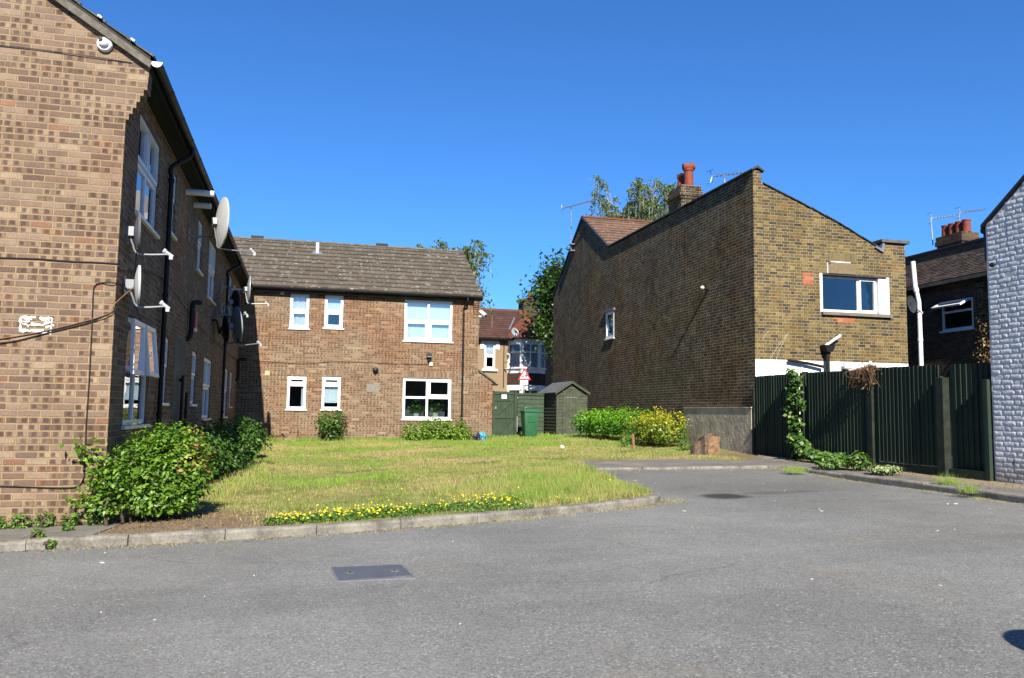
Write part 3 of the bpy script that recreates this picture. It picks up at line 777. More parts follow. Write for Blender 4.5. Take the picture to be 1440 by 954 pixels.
def downpipe(root, top, x, y, z0, r=.036, axis=(1, 0, 0), swan=True, name='downpipe'):
    """top: outlet in the gutter; x,y: pipe centre on the wall"""
    mb = MB(); top = Vector(top)
    if swan: mb.tube(smooth_path([top, top+Vector((0, 0, -.12)), Vector((x, y, top.z-.34)), Vector((x, y, top.z-.5))], 4), r, 10)
    mb.tube([(x, y, top.z-.5 if swan else top.z), (x, y, z0)], r, 10)
    zz = top.z-.55
    while zz > z0+.2:
        mb.tube([(x, y, zz-.03), (x, y, zz+.03)], r*1.25, 10); zz -= 1.75
    return mb.build(name, M['black_plastic'], root, smooth=True)
def gutter(root, a, b, r=.06, mat='black_plastic', cap=None):
    a = Vector(a); b = Vector(b); t = (b-a).normalized(); side = Vector((-t.y, t.x, 0)); n = 8
    vs = []; fs = []
    for q in (a, b):
        for rr in (r, r-.006):
            for k in range(n+1):
                th = pi+pi*k/n; vs.append(q+side*math.cos(th)*rr+Vector((0, 0, 1))*math.sin(th)*rr)
    m = n+1
    for k in range(n):
        fs += [(k, k+1, 2*m+k+1, 2*m+k), (m+k+1, m+k, 3*m+k, 3*m+k+1)]
    fs += [(0, 2*m, 3*m, m), (n, m+n, 3*m+n, 2*m+n)]
    mb = MB().add(vs, fs)
    L = (b-a).length; s = .9
    while s < L:                                  # brackets and joints show as small collars
        q = a+t*s
        vs = []; 
        for dq in (-.02, .02):
            for k in range(n+1):
                th = pi+pi*k/n; vs.append(q+t*dq+side*math.cos(th)*(r+.007)+Vector((0, 0, 1))*math.sin(th)*(r+.007))
        mb.add(vs, [(k, k+1, m+k+1, m+k) for k in range(n)]); s += .95
    o = mb.build('gutter', M[mat], root, smooth=True)
    if cap:
        q = MB(); vs = [a-t*.012+side*math.cos(pi+pi*k/n)*(r+.006)+Vector((0, 0, math.sin(pi+pi*k/n)*(r+.006))) for k in range(n+1)]
        q.prism(vs, t*.012); q.build('gutter_end', M[cap], o)
    return o

# ================================================================== near brick block on the left
XL, YG = -2.1, 10.0
PS = Plane('X', XL, -1)
A = thing('apartment_block', 'two storey brick block at the left edge, sunlit gable and dishes along its shaded side', 'building', (XL, YG, g(XL, YG)))
WIN_L = [(10.8, 12.3, 2.42, 3.72), (13.2, 13.86, 2.71, 3.72), (16.75, 17.45, 2.7, 3.72), (18.68, 20.14, 2.42, 3.72), (23.1, 24.5, 2.42, 3.72), (25.25, 25.95, 2.7, 3.72),
         (10.74, 12.32, -.23, 1.12), (13.26, 13.92, .07, 1.11), (16.75, 17.45, .07, 1.11), (18.7, 20.2, -.23, 1.11), (23.1, 24.5, -.23, 1.1), (25.25, 26.0, .05, 1.08)]
w = MB(); ZE = 3.96
wall_cells(w, PS, YG, 28.0, -1.7, ZE+.02, WIN_L)
PG = Plane('Y', YG, 1)
RX, RZ = -6.15, 6.83                              # ridge
wall_cells(w, PG, -10.2, XL, -1.7, ZE-.6, [])
w.poly([(-10.2, YG, ZE-.6), (XL, YG, ZE-.6), (XL, YG, 3.9+.2), (RX, YG, RZ-.1), (-10.2, YG, 4.1)])
w.poly([(-10.2, YG, 0), (-10.2, 28, 0), (-10.2, 28, 4.1), (-10.2, YG, 4.1)])
wl = w.build('wall', M['flat_brick'], A)
# corbelled brick kneeler under the verge
cb = MB()
for k in range(8):
    z = 3.3+.075*k; o_ = .032*(min(k, 5)+1)
    cb.box(XL-.12, XL+o_+.004*k, YG-.002, YG+.213, z, z+.0745)
cb.prism([(XL-.2, YG-.0025, 3.901), (XL+.225, YG-.0025, 3.901), (XL+.225, YG-.0025, 3.93), (XL-.2, YG-.0025, 4.2)], (0, .215, 0))
cb.build('kneeler', M['flat_brick'], A)
sl_ = (RZ-4.06)/(RX+1.86)
r = MB()
def rz(x): return 4.06+(x+1.86)*sl_
r.prism([(-1.86, YG-.07, 4.05), (RX, YG-.07, rz(RX)), (RX, YG-.07, rz(RX)-.05), (-1.86, YG-.07, 4.0)], (0, 21.2, 0))
r.prism([(2*RX+1.86, YG-.07, 4.05), (RX, YG-.07, rz(RX)), (RX, YG-.07, rz(RX)-.05), (2*RX+1.86, YG-.07, 4.0)], (0, 21.2, 0))
rf = r.build('roof', M['roof_underlay'], A)
tiled_slope('roof_tile', 'grey_tile', (-1.83, YG-.085, 4.045), (0, 1, 0), (RX+1.86, 0, RZ-4.06), 64, 16, .33, .32, A)
v_ = MB(); v_.prism([(-1.84, YG-.075, 4.0), (RX, YG-.075, rz(RX)-.03), (RX, YG-.075, rz(RX)-.13), (-1.86, YG-.075, 3.92)], (0, .07, 0))
v_.build('verge', M['verge_mortar'], A)
for k in range(9):
    x = -2.05-.36*k; q = MB(); q.cbox((x, YG-.1, rz(x)+.03), .05, .04, .022, Matrix.Rotation(math.atan(-sl_), 3, 'Y')); q.build('verge_clip', M['grey_plastic'], A)
so = MB(); so.box(-2.1, -1.86, YG+.215, 27.9, 3.955, 3.975); so.box(-1.872, -1.85, YG, 27.9, 3.9, 4.02); so.build('soffit', M['dark_soffit'], A)
gutter(A, (-1.79, YG-.06, 4.0), (-1.79, 27.7, 4.0), cap='grey_plastic')
downpipe(A, (-1.79, 13.02, 3.95), -2.04, 12.95, -1.1)
downpipe(A, (-1.79, 22.85, 3.95), -2.04, 22.6, -1.0)
for k, (a0, a1, z0, z1) in enumerate(WIN_L):
    big = a1-a0 > 1
    bl = None
    if k == 0: bl = [('curtain_white', 0, .22, 1, .0)]
    elif k in (1, 2, 7, 8): bl = [('blind_blue', 0, 1, 1, .45)]
    elif k in (3, 4, 9, 10): bl = [('curtain_white', 0, 1, 1, 0)]
    elif k == 6: bl = [('curtain_white', 0, .14, 1, 0)]
    window(A, PS, a0, a1, z0, z1, mull=(.5,) if big else (), trans=.5 if k != 6 else .53, blind=bl, rec=.035,
           sash=((0, 1), (1, 1)) if big and k != 6 else ((0, 1),) if not big else ())
# the two top lights of the near ground floor window stand open
lf = MB(); hz = 1.08; hy = .68
for (a0, a1, deg) in ((10.8, 11.5, 2), (11.56, 12.27, 6.5)):
    ang = math.radians(deg); dn = Vector((math.sin(ang), 0, -math.cos(ang))); nr = Vector((math.cos(ang), 0, math.sin(ang)))
    o0 = Vector((XL+.02, 0, hz))
    def bar(y0, y1, t0, t1):
        vs = []
        for dd in (0, .045):
            for (yy, tt) in ((y0, t0), (y1, t0), (y1, t1), (y0, t1)): vs.append(o0+Vector((0, yy, 0))+dn*tt+nr*dd)
        lf.add(vs, [(3,2,1,0),(4,5,6,7),(0,1,5,4),(1,2,6,5),(2,3,7,6),(3,0,4,7)])
    bar(a0, a0+.06, 0, hy); bar(a1-.06, a1, 0, hy); bar(a0+.06, a1-.06, .001, .06); bar(a0+.06, a1-.06, hy-.06, hy-.001)
    q = MB(); q.quad(*[o0+Vector((0, yy, 0))+dn*tt+nr*.02 for yy, tt in ((a0+.05, .05), (a1-.05, .05), (a1-.05, hy-.05), (a0+.05, hy-.05))])
    q.build('pane', M['window_glass'], A)
sash = lf.build('opening_light', M['upvc'], A)
for o in list(bpy.data.objects):
    if o.name.startswith('pane') and o.parent == A: o.parent = sash; o.matrix_parent_inverse = Matrix()
# stencilled mark on the gable: a broken frame round a double arrow, dabbed through a stencil
mk = MB(); c0 = pY(52, 458, YG); s_ = 1/115.
def dab(x0, y0, x1, y1, w):
    a = Vector((c0.x+(x0-52)*s_, YG-.004, c0.z-(y0-458)*s_)); b = Vector((c0.x+(x1-52)*s_, YG-.004, c0.z-(y1-458)*s_))
    n = 7; t = (b-a); pr = Vector((-t.z, 0, t.x)).normalized()
    L = []; R_ = []
    for i in range(n+1):
        ww = w*s_*(.5+.35*random.uniform(-1, 1)); p_ = a+t*(i/n); L.append(p_+pr*ww); R_.append(p_-pr*ww)
    for i in range(n): mk.quad(L[i], L[i+1], R_[i+1], R_[i])
for q in [(33, 448, 50, 447.5, 2.6), (54, 448.5, 69, 448, 2.4), (33, 449, 33.5, 466, 2.4), (69, 448, 68, 468, 2.2), (33, 466, 48, 464.5, 2.6), (48, 465, 69, 467.5, 2.8), (35, 464, 60, 463.5, 1.6),
          (45, 456.5, 60, 457, 2.6), (36, 455, 43, 452, 3), (36, 455, 43, 459, 3), (60, 455, 68, 453, 2.4), (62, 460, 67, 458, 2.6), (67, 457.5, 71.5, 457, 1.6), (38, 450.5, 46, 450.5, 1.6), (57, 451, 66, 450, 1.6)]: dab(*q)
mk.build('painted_mark', M['mark_paint'], A)
q = MB(); q.box(XL-.001, XL+.006, 14.5, 15.75, -1.1, 1.2); q.build('render_patch', M['grey_render'], A)

# ================================================================== brick block facing the lawn
YB = 28.0; PB = Plane('Y', YB, 1); XE = 5.88
B = thing('apartment_block', 'two storey brick block facing the lawn with grey tiled roof and white windows', 'building', (2, YB, g(2, YB)))
WB = [(-.53, .08, 2.68, 3.83), (.59, 1.2, 2.73, 3.84), (3.27, 4.94, 2.4, 3.82), (-.53, .08, .0, 1.09), (.59, 1.2, .01, 1.1), (3.28, 4.95, -.28, 1.11)]
w = MB(); wall_cells(w, PB, XL, XE, -1.7, 4.02, WB)
w.poly([(XE, YB, -1.7), (XE, 35.2, -1.7), (XE, 35.2, 4.0), (XE, 31.6, 6.2), (XE, YB, 4.02)])
w.quad((XL-8, 35.2, -1.7), (XE, 35.2, -1.7), (XE, 35.2, 4.0), (XL-8, 35.2, 4.0))
w.build('wall', M['flat_brick'], B)
kn = MB()
for k in range(7):
    z = 3.42+.075*k; kn.box(XE-.21, XE+.003, YB-.03*(min(k, 6)+1), YB+.1, z, z+.0745)
kn.build('kneeler', M['flat_brick'], B)
E0 = Vector((0, YB-.2, 4.02)); RR = Vector((0, 31.62, 6.33)); up = RR-E0
rr = MB(); XV0, XV1 = -8.6, 5.96
rr.prism([(XV0, E0.y, E0.z), (XV0, RR.y, RR.z), (XV0, RR.y, RR.z-.06), (XV0, E0.y, E0.z-.06)], (XV1-XV0, 0, 0))
rr.prism([(XV0, 2*RR.y-E0.y, E0.z), (XV0, RR.y, RR.z), (XV0, RR.y, RR.z-.06), (XV0, 2*RR.y-E0.y, E0.z-.06)], (XV1-XV0, 0, 0))
rr.build('roof', M['roof_underlay'], B)
tiled_slope('roof_tile', 'grey_tile', (XV0, E0.y, E0.z), (1, 0, 0), up, 44, 12, (XV1-XV0)/44, up.length/12, B, thick=.042, jitter=.008)
rg = MB()
x = XV0
while x < XV1-.05:
    x2 = min(x+.45, XV1); n_ = 8
    p_ = [(x, RR.y+math.cos(pi*k/n_)*.13, RR.z-.03+math.sin(pi*k/n_)*.085) for k in range(n_+1)]
    rg.prism(p_, (x2-x-.006, 0, 0)); x = x2
o = rg.build('ridge_tile', M['stone_coping'], B)
for px in (362, 537):
    q_ = pY(px, 337 if px < 400 else 347, RR.y); q = MB(); q.box(q_.x-.22, q_.x+.22, RR.y-.12, RR.y+.12, RR.z+.0, RR.z+.12); q.build('ridge_vent', M['black_plastic'], B, bevel=.02)
fq = MB(); fq.box(XL+.3, XV1, YB-.2, YB-.001, 3.9, 3.96); fq.box(XL+.3, XV1, YB-.205, YB-.185, 3.86, 4.01); fq.build('soffit', M['dark_soffit'], B)
gutter(B, (XL+.35, YB-.265, 3.985), (XV1, YB-.265, 3.985), cap=None)
downpipe(B, (5.42, YB-.265, 3.93), 5.33, YB-.06, -1.0, r=.034)
BL = [[('curtain_white', 0, 1, 1, 0)], [('blind_blue', 0, 1, 1, .52)], [('blind_blue', 0, .5, 1, .08), ('blind_blue', .5, 1, 1, .05)], [('curtain_white', .72, 1, .7, 0)], [('blind_blue', 0, 1, .8, .2)], None]
for k, (a0, a1, z0, z1) in enumerate(WB):
    big = a1-a0 > 1
    tr = [.53, .52, .5, .73, .73, .53][k]
    sh = [((0, 0),), ((0, 0), ), ((0, 0), (1, 0)), ((0, 1),), ((0, 1),), ((1, 1),)][k]
    window(B, PB, a0, a1, z0, z1, mull=(.5,) if big else (), trans=tr, blind=BL[k], sash=sh, fw=.085, rec=.02, lintel='soldier_brick' if k > 2 else None)
# flue stub on the roof
q_ = E0+up*.73; vx = pY(446, 366, q_.y).x
f_ = MB(); f_.tube([(vx, q_.y, q_.z-.1), (vx, q_.y, q_.z+.42)], .065, 14)
vp_ = f_.build('vent_pipe', M['grey_plastic'], B, smooth=True); f_ = MB(); f_.cbox((vx, q_.y-.02, q_.z+.03), .34, .3, .03, Matrix.Rotation(math.atan2(up.z, up.y), 3, 'X')); f_.build('flashing', M['lead'], vp_)
q = MB(); q.box(-.86, -.74, YB-.04, YB-.001, 3.78, 3.92); q.build('air_vent', M['grey_plastic'], B)
q = MB(); c = pY(376, 525, YB); q.box(c.x-.08, c.x+.08, YB-.02, YB-.001, c.z-.075, c.z+.075); q.build('meter_cover', M['cream_plastic'], B)
q = MB(); c = pY(524, 546, YB); q.box(c.x-.2, c.x+.2, YB-.012, YB-.001, c.z-.14, c.z+.14); q.build('grille_plate', M['plaque_grey'], B)
q = MB(); c = pY(528, 521, YB); q.lathe([(.0, 0), (.09, 0), (.1, .03), (.085, .09), (.04, .12), (0, .12)], (c.x, YB-.001, c.z), (0, -1, 0)); q.build('flue_terminal', M['black_plastic'], B, smooth=True)
q = MB(); c = pY(419, 607, YB); q.tube([(c.x, YB-.05, c.z+.06), (c.x, YB-.03, c.z-.12)], .02, 8); q.build('waste_pipe', M['terracotta'], B)

# window plants behind the ground floor glass
for px, py, n_, rx_, lab in ((585, 578, 240, .3, 'leafy houseplant on the left of the ground floor window sill inside'), (612, 574, 330, .36, 'taller leafy houseplant on the right of the ground floor window sill inside')):
    c = pY(px, py, YB+.34); root = thing('houseplant', lab, 'houseplant', (c.x, YB+.34, -.24), 'houseplants behind the ground floor window')
    P_, d_ = blob_points([(c.x, YB+.34, c.z+.12, rx_, .14, .3)], n_, .2)
    cloud_mesh('foliage', leaf_quads(P_, .13, .2, d_*.5), None, RNG.uniform(.2, 1, n_), M['tree_leaf'], root)
    q = MB(); q.lathe([(0, 0), (.08, 0), (.11, .16), (.1, .16), (0, .14)], (c.x, YB+.34, -.24), (0, 0, 1)); q.build('pot', M['grey_plastic'], root, smooth=True)
    q = MB(); q.tube([(c.x, YB+.34, -.1), (c.x+.02, YB+.34, c.z+.2)], .012, 6); q.build('stem', M['bark'], root)
    q = MB(); 
sh_ = MB(); sh_.box(3.3, 4.93, YB+.17, YB+.6, -.3, -.245); sh_.build('inner_sill', M['upvc'], B)

# ================================================================== things fixed to the two brick blocks
def dish(name, label, c, nrm, rad, wallpt, mat, arm=.5, down=None, grp='satellite dishes on the brick block', cup=.16, armat='metal', lnbmat='dish_white'):
    c = Vector(c); nrm = Vector(nrm).normalized(); root = thing(name, label, 'satellite dish', wallpt, grp)
    up_ = (Vector((0, 0, 1))-nrm*nrm.z).normalized(); rt = nrm.cross(up_)
    n = 32; m = 7; vs = []; fs = []
    for layer, off in ((0, 0.), (1, -.012)):
        for i in range(m+1):
            q = i/m
            for k in range(n):
                th = 2*pi*k/n; vs.append(c+(rt*math.cos(th)*.92+up_*math.sin(th))*rad*q+nrm*(rad*cup*(q*q-1)+off+(.012 if i == m and layer == 0 else 0)))
    H = (m+1)*n
    for layer in (0, 1):
        for i in range(m):
            for k in range(n): fs.append(tuple(layer*H+z_ for z_ in (i*n+k, i*n+(k+1) % n, (i+1)*n+(k+1) % n, (i+1)*n+k)))
    for k in range(n): fs.append((m*n+k, m*n+(k+1) % n, H+m*n+(k+1) % n, H+m*n+k))
    MB().add(vs, fs).build('reflector', M[mat], root, smooth=True)
    foot = c-up_*rad*.97-nrm*.02; tip = foot+nrm*arm-up_*.05+Vector((0, 0, .04))
    back = c-nrm*(rad*cup+.05)
    q = MB(); q.tube(smooth_path([back-up_*rad*.25, foot-nrm*.04+up_*.08, foot+nrm*.03-up_*.03, tip], 5), .013, 8); ar = q.build('arm', M[armat], root, smooth=True)
    q = MB(); dirn = (c-tip).normalized(); q.tube([tip-dirn*.05, tip+dirn*.05], .022, 12); q.tube([tip+dirn*.05, tip+dirn*.08], .03, 12); q.cbox(tip-dirn*.03+Vector((0, 0, -.02)), .04, .035, .05); q.build('receiver', M[lnbmat], root)
    q = MB(); wp = Vector(wallpt); q.tube(smooth_path([wp, wp+Vector((max(.06, back.x-wp.x-.08), 0, .0)), back+Vector((-.05, 0, -.1)), back+Vector((0, 0, .02))], 5), .022, 10)
    q.cbox(wp+Vector((.006, 0, 0)), .012, .1, .22); q.cbox(back, .09, .1, .11, None); q.build('bracket', M[armat], root)
    return root
def at(px, py, X): return pX(px, py, X)
dish('satellite_dish', 'grey dish seen edge on above the open window, near the sunlit corner', at(195, 327, -1.97), (.96, .22, .02), .235, (XL, 10.42, at(195, 327, -1.93).z), 'dish_mesh', .36)
dish('satellite_dish', 'white dish seen edge on just over the open casement window', at(195, 401, -1.93), (.96, .22, .02), .235, (XL, 10.4, at(195, 401, -1.93).z), 'dish_white', .32)
dish('satellite_dish', 'largest pale dish, standing out on a long arm against the blue sky', at(312, 313, -1.5), (.93, .34, -.02), .45, (XL, 15.45, 3.08), 'dish_white', .6)
dish('satellite_dish', 'dish seen edge on with a white mount, its arm reaching over the sunlit brick wall', at(351, 407, -1.52), (.99, .1, .0), .37, (XL, 24.1, at(338, 404, -1.8).z), 'dish_grey', .5, armat='dish_white')
dish('satellite_dish', 'tilted pale dish low in the shade, lowest of the cluster by the far downpipe', at(333, 458, -1.62), (.91, .36, .1), .46, (XL, 20.9, at(322, 462, -2.1).z), 'dish_grey', .55)
dish('satellite_dish', 'blue grey dish in the shade behind the lowest tilted dish', at(331, 425, -1.72), (.9, .42, .05), .3, (XL, 21.6, at(325, 425, -2.1).z), 'dish_dark', .3)
dish('satellite_dish', 'small white dish half hidden behind the far downpipe', at(320, 441, -1.9), (.95, .3, .15), .21, (XL, 21.9, at(318, 441, -2.1).z), 'dish_white', .25)
dish('satellite_dish', 'black mesh dish in the shade beside the far downpipe', at(317.5, 463, -1.82), (.93, .3, .12), .31, (XL, 19.8, at(312, 465, -2.1).z), 'black_plastic', .3, armat='black_plastic', lnbmat='black_plastic')

def cable(name, label, pts, r, mat, cat='cable', grp=None):
    mb = MB(); mb.tube(smooth_path(pts, 6), r, 6); o = mb.build(name, M[mat], None, smooth=True); return tag(o, label, cat, grp)
yy = YG-.014
def G(px, py): q = pY(px, py, yy); return q
def Sd(px, py): return pX(px, py, XL+.014)
cable('cable', 'black cable clipped level across the gable and on along the shaded side', [G(-60, 361), G(0, 362.5), G(50, 364), G(70, 365.5), G(105, 368), G(135, 369), G(165, 371), (XL+.02, YG-.02, G(166, 371).z), (XL+.014, YG+.3, G(166, 371).z-.03), (XL+.014, 13, 1.9), (XL+.014, 18, 1.62), (XL+.014, 27.9, 1.5)], .0065, 'cable_black')
cable('cable', 'dark cable running high across the gable just below the roof verge', [G(-40, 61), G(0, 64), G(60, 70.5), G(100, 76), (G(150, 83)), G(185, 88)], .0055, 'cable_black')
e_ = at(188, 404, -1.93)
cable('cable', 'brown cable dropping from the white dish and sloping down the gable', [e_, Vector((XL-.0, YG-.03, at(168, 432, XL).z)), G(158, 438), G(130, 449), G(68, 464.5), G(35, 471), G(0, 476.5), G(-60, 485)], .006, 'rust_cable')
cable('cable', 'black cable sloping down the gable below the brown one', [Vector((XL+.012, YG+.12, at(172, 424, XL).z)), Vector((XL-.0, YG-.025, G(160, 437).z)), G(128, 453), G(68, 468), G(25, 479), G(0, 483), G(-60, 496)], .006, 'cable_black')
cable('cable', 'black cable looping down the gable near the corner to just above the weeds', [Vector((XL+.012, YG+.3, G(165, 398).z)), G(163, 398.5), G(142, 398), G(133.5, 402), G(131, 412), G(129, 460), G(125, 540), G(121, 600), G(119, 660), G(116, 676), G(108, 684.5), G(85, 686.5), G(40, 685), G(0, 684), G(-60, 684)], .0065, 'cable_black')
cable('cable', 'thin cable sagging across the sunlit brick wall to the white junction box', [pY(q[0], q[1], YB-.014) for q in [(333, 505), (355, 507), (400, 510), (430, 511.5), (470, 508.5), (520, 510), (570, 512), (603, 512)]], .014, 'rust_cable')
cable('cable', 'thin black leads hanging from the dishes over the open window', [at(193, 350, -1.93), at(190, 380, -2.07), at(190, 426, -2.05), at(203, 462, -2.05)], .007, 'cable_black')

def camera_round():
    c = pY(148, 64, YG); root = thing('security_camera', 'white round security camera high on the gable under the verge', 'security camera', (c.x, YG, c.z))
    q = MB(); q.lathe([(0, 0), (.085, 0), (.088, .03), (.075, .05), (.0, .05)], (c.x, YG-.001, c.z), (0, -1, 0)); q.build('base', M['upvc'], root, smooth=True)
    q = MB(); q.lathe([(0, .05), (.05, .05), (.055, .07), (.045, .09), (.03, .1), (0, .1)], (c.x, YG-.001, c.z), (-.1, -1, .12)); q.build('head', M['upvc'], root, smooth=True)
    q = MB(); q.lathe([(0, .1), (.024, .1), (.024, .115), (0, .115)], (c.x-.02, YG-.001, c.z+.02), (-.1, -1, .12)); q.build('lens', M['black_plastic'], root, smooth=True)
camera_round()
def bullet_camera():
    c = pY(679, 441, YB-.05); root = thing('security_camera', 'white bullet security camera on the corner of the block facing the lawn', 'security camera', (c.x, YB, c.z))
    q = MB(); q.tube([(XE, YB+.05, c.z-.1), (c.x-.02, YB, c.z-.1), (c.x, YB-.05, c.z)], .028, 8); q.build('bracket', M['upvc'], root)
    d_ = Vector((.35, -.55, -.42)).normalized(); q = MB(); q.tube([Vector(c)-d_*.14, Vector(c)+d_*.17], .068, 14); q.build('body', M['upvc'], root, smooth=True)
    q = MB(); q.tube([Vector(c)+d_*.165, Vector(c)+d_*.18], .05, 14); q.build('lens', M['black_plastic'], root)
bullet_camera()
c = pY(603, 503, YB); root = thing('security_light', 'black security light between the two large windows', 'wall light', (c.x, YB, c.z))
q = MB(); q.cbox((c.x, YB-.1, c.z+.07), .17, .06, .15, Matrix.Rotation(-.5, 3, 'X')); q.build('lamp_head', M['black_plastic'], root, bevel=.01)
q = MB(); q.cbox((c.x, YB-.137, c.z+.055), .14, .008, .11, Matrix.Rotation(-.5, 3, 'X')); q.build('lens', M['dish_grey'], root)
q = MB(); q.box(c.x-.05, c.x+.05, YB-.06, YB-.001, c.z-.08, c.z+.03); q.lathe([(0, 0), (.055, .0), (.05, .04), (.02, .06), (0, .06)], (c.x, YB-.05, c.z-.1), (0, -.6, -1)); q.build('sensor', M['black_plastic'], root)
c = pY(606, 512.5, YB); q = MB(); q.box(c.x-.055, c.x+.055, YB-.05, YB-.001, c.z-.055, c.z+.055); tag(q.build('junction_box', M['upvc'], None, bevel=.008), 'small white junction box at the end of the sagging cable', 'junction box')
c = Sd(270.5, 452); root = thing('alarm_box', 'red alarm box on the shaded side wall beside a black pipe', 'alarm', (XL, c.y, c.z))
q = MB(); q.box(XL+.001, XL+.09, c.y-.14, c.y+.14, c.z-.13, c.z+.19); q.build('cover', M['alarm_red'], root, bevel=.012)
q = MB(); q.box(XL+.001, XL+.085, c.y-.13, c.y+.13, c.z-.19, c.z-.135); q.build('base', M['upvc'], root)
# pipes on the shaded side
def pipe(name, label, pts, r, mat, cat='pipe'):
    mb = MB(); mb.tube(smooth_path(pts, 5), r, 12); return tag(mb.build(name, M[mat], None, smooth=True), label, cat)
c = Sd(263, 270); pipe('flue_pipe', 'white boiler flue pipe jutting from the shaded wall under the gutter', [(XL-.02, c.y, c.z), (XL+.25, c.y, c.z), (XL+.46, c.y, c.z-.005)], .055, 'upvc', 'flue pipe')
c = Sd(274, 288.5); pipe('flue_pipe', 'shorter white flue stub below the long white flue pipe', [(XL-.02, c.y, c.z), (XL+.15, c.y, c.z), (XL+.3, c.y, c.z-.005)], .055, 'upvc', 'flue pipe')
pipe('soil_pipe', 'black crooked pipe beside the red alarm box', [(XL+.2, 15.95, 1.93), (XL+.12, 15.9, 1.93), (XL+.07, 15.88, 1.85), (XL+.07, 15.85, 1.4), (XL+.04, 15.82, 1.26), (XL-.03, 15.82, 1.24)], .045, 'black_plastic')
pipe('waste_pipe', 'black waste pipe dropping down the grey patch of the shaded wall', [(XL-.02, 15.2, .47), (XL+.06, 15.15, .47), (XL+.07, 15.1, .4), (XL+.07, 15.1, -1.1)], .026, 'black_plastic')
pipe('waste_pipe', 'shorter black waste pipe standing right of the other', [(XL+.06, 15.75, .27), (XL+.06, 15.75, -1.1)], .026, 'black_plastic')
pipe('overflow_pipe', 'black bent pipe in the dark inner corner of the two blocks', [(XL+.3, 27.3, 1.55), (XL+.1, 27.3, 1.55), (XL+.07, 27.3, 1.45), (XL+.07, 27.3, .95), (XL-.02, 27.3, .9)], .05, 'black_plastic')
# ================================================================== old stock brick house on the right
XR, YR = 10.15, 17.0; XR2 = 14.33
PD = Plane('X', XR, 1); PF = Plane('Y', YR, 1)
H = thing('brick_house', 'old yellow stock brick house with a stained flank wall and white painted base', 'building', (XR, YR, g(XR, YR)))
w = MB()
wall_cells(w, PD, YR, 33, -1.6, 4.84, [(25.95, 26.72, 2.58, 3.5)], .08)
w.poly([(XR, YR, 4.84), (XR, YR, 5.8), (XR, 26.5, 5.77), (XR, 29.3, 7.47), (XR, 33, 4.84)])
flank = w.build('flank_wall', M['grimy_brick'], H)
w = MB()
wall_cells(w, PF, XR, XR2, 1.31, 3.9, [(11.97, 13.76, 2.5, 3.41)], .16)
w.poly([(XR, YR, 3.9), (XR2, YR, 3.9), (XR2, YR, 4.29), (13.68, YR, 4.29), (13.66, YR, 4.1), (13.1, YR, 4.36), (12.47, YR, 4.66), (11.9, YR, 4.9), (11.31, YR, 5.14), (10.8, YR, 5.33), (10.42, YR, 5.47), (10.37, YR, 5.56), (10.36, YR, 5.8), (XR, YR, 5.8)])
w.quad((XR2, YR, -1.5), (XR2, 26.5, -1.5), (XR2, 26.5, 4.29), (XR2, YR, 4.29))
w.box(13.68, XR2, YR+.001, YR+.3, 3.9, 4.289)
w.build('rear_wall', M['stock_brick'], H)
w = MB(); wall_cells(w, PF, XR, XR2, -1.6, 1.31, []); w.build('painted_base', M['white_render'], H)
w = MB(); w.quad((10.36, YR+.02, 5.5), (13.66, YR+.02, 4.1), (13.66, 26.5, 4.1), (10.36, 26.5, 5.5)); w.quad((10.36, YR+.02, 5.4), (10.36, 26.5, 5.4), (10.36, 26.5, 5.8), (10.36, YR+.02, 5.8)); 
w.quad((13.6, YR+.3, 4.05), (XR2, YR+.3, 4.05), (XR2, 26.5, 4.05), (13.6, 26.5, 4.05)); w.build('roof', M['slate_coping'], H)
ev = MB(); pts = [(10.42, 5.5), (10.8, 5.345), (11.31, 5.155), (11.9, 4.915), (12.47, 4.675), (13.1, 4.375), (13.64, 4.12)]
for k in range(len(pts)-1):
    (xa, za), (xb, zb) = pts[k], pts[k+1]; n_ = 3
    for q_ in range(n_):
        x0, x1 = xa+(xb-xa)*q_/n_, xa+(xb-xa)*(q_+1)/n_; z0, z1 = za+(zb-za)*q_/n_, za+(zb-za)*(q_+1)/n_
        dz = random.uniform(-.006, .006); ev.prism([(x0, YR-.035+random.uniform(-.01, .01), z0+dz-.002), (x1-.004, YR-.035, z1+dz-.002), (x1-.004, YR-.035, z1+dz+.02), (x0, YR-.035, z0+dz+.026)], (0, .3, 0))
ev.build('slate_edge', M['slate_coping'], H)
co = MB(); co.prism([(XR-.05, YR-.05, 5.79), (XR-.05, YR-.05, 5.83), (XR+.1, YR-.05, 5.92), (XR+.27, YR-.05, 5.81), (XR+.27, YR-.05, 5.77), (XR+.1, YR-.05, 5.86)], (0, 9.6, 0)); co.build('coping', M['slate_coping'], H)
co = MB(); co.box(13.62, XR2+.1, YR-.07, YR+.36, 4.29, 4.36); co.build('coping', M['stone_coping'], H)
co = MB(); co.prism([(13.45, YR-.05, 4.14), (13.68, YR-.05, 4.03), (13.72, YR-.05, 4.25), (13.66, YR-.05, 4.27), (13.62, YR-.05, 4.12), (13.47, YR-.05, 4.19)], (0, .12, 0)); co.build('lead_flashing', M['lead'], H)
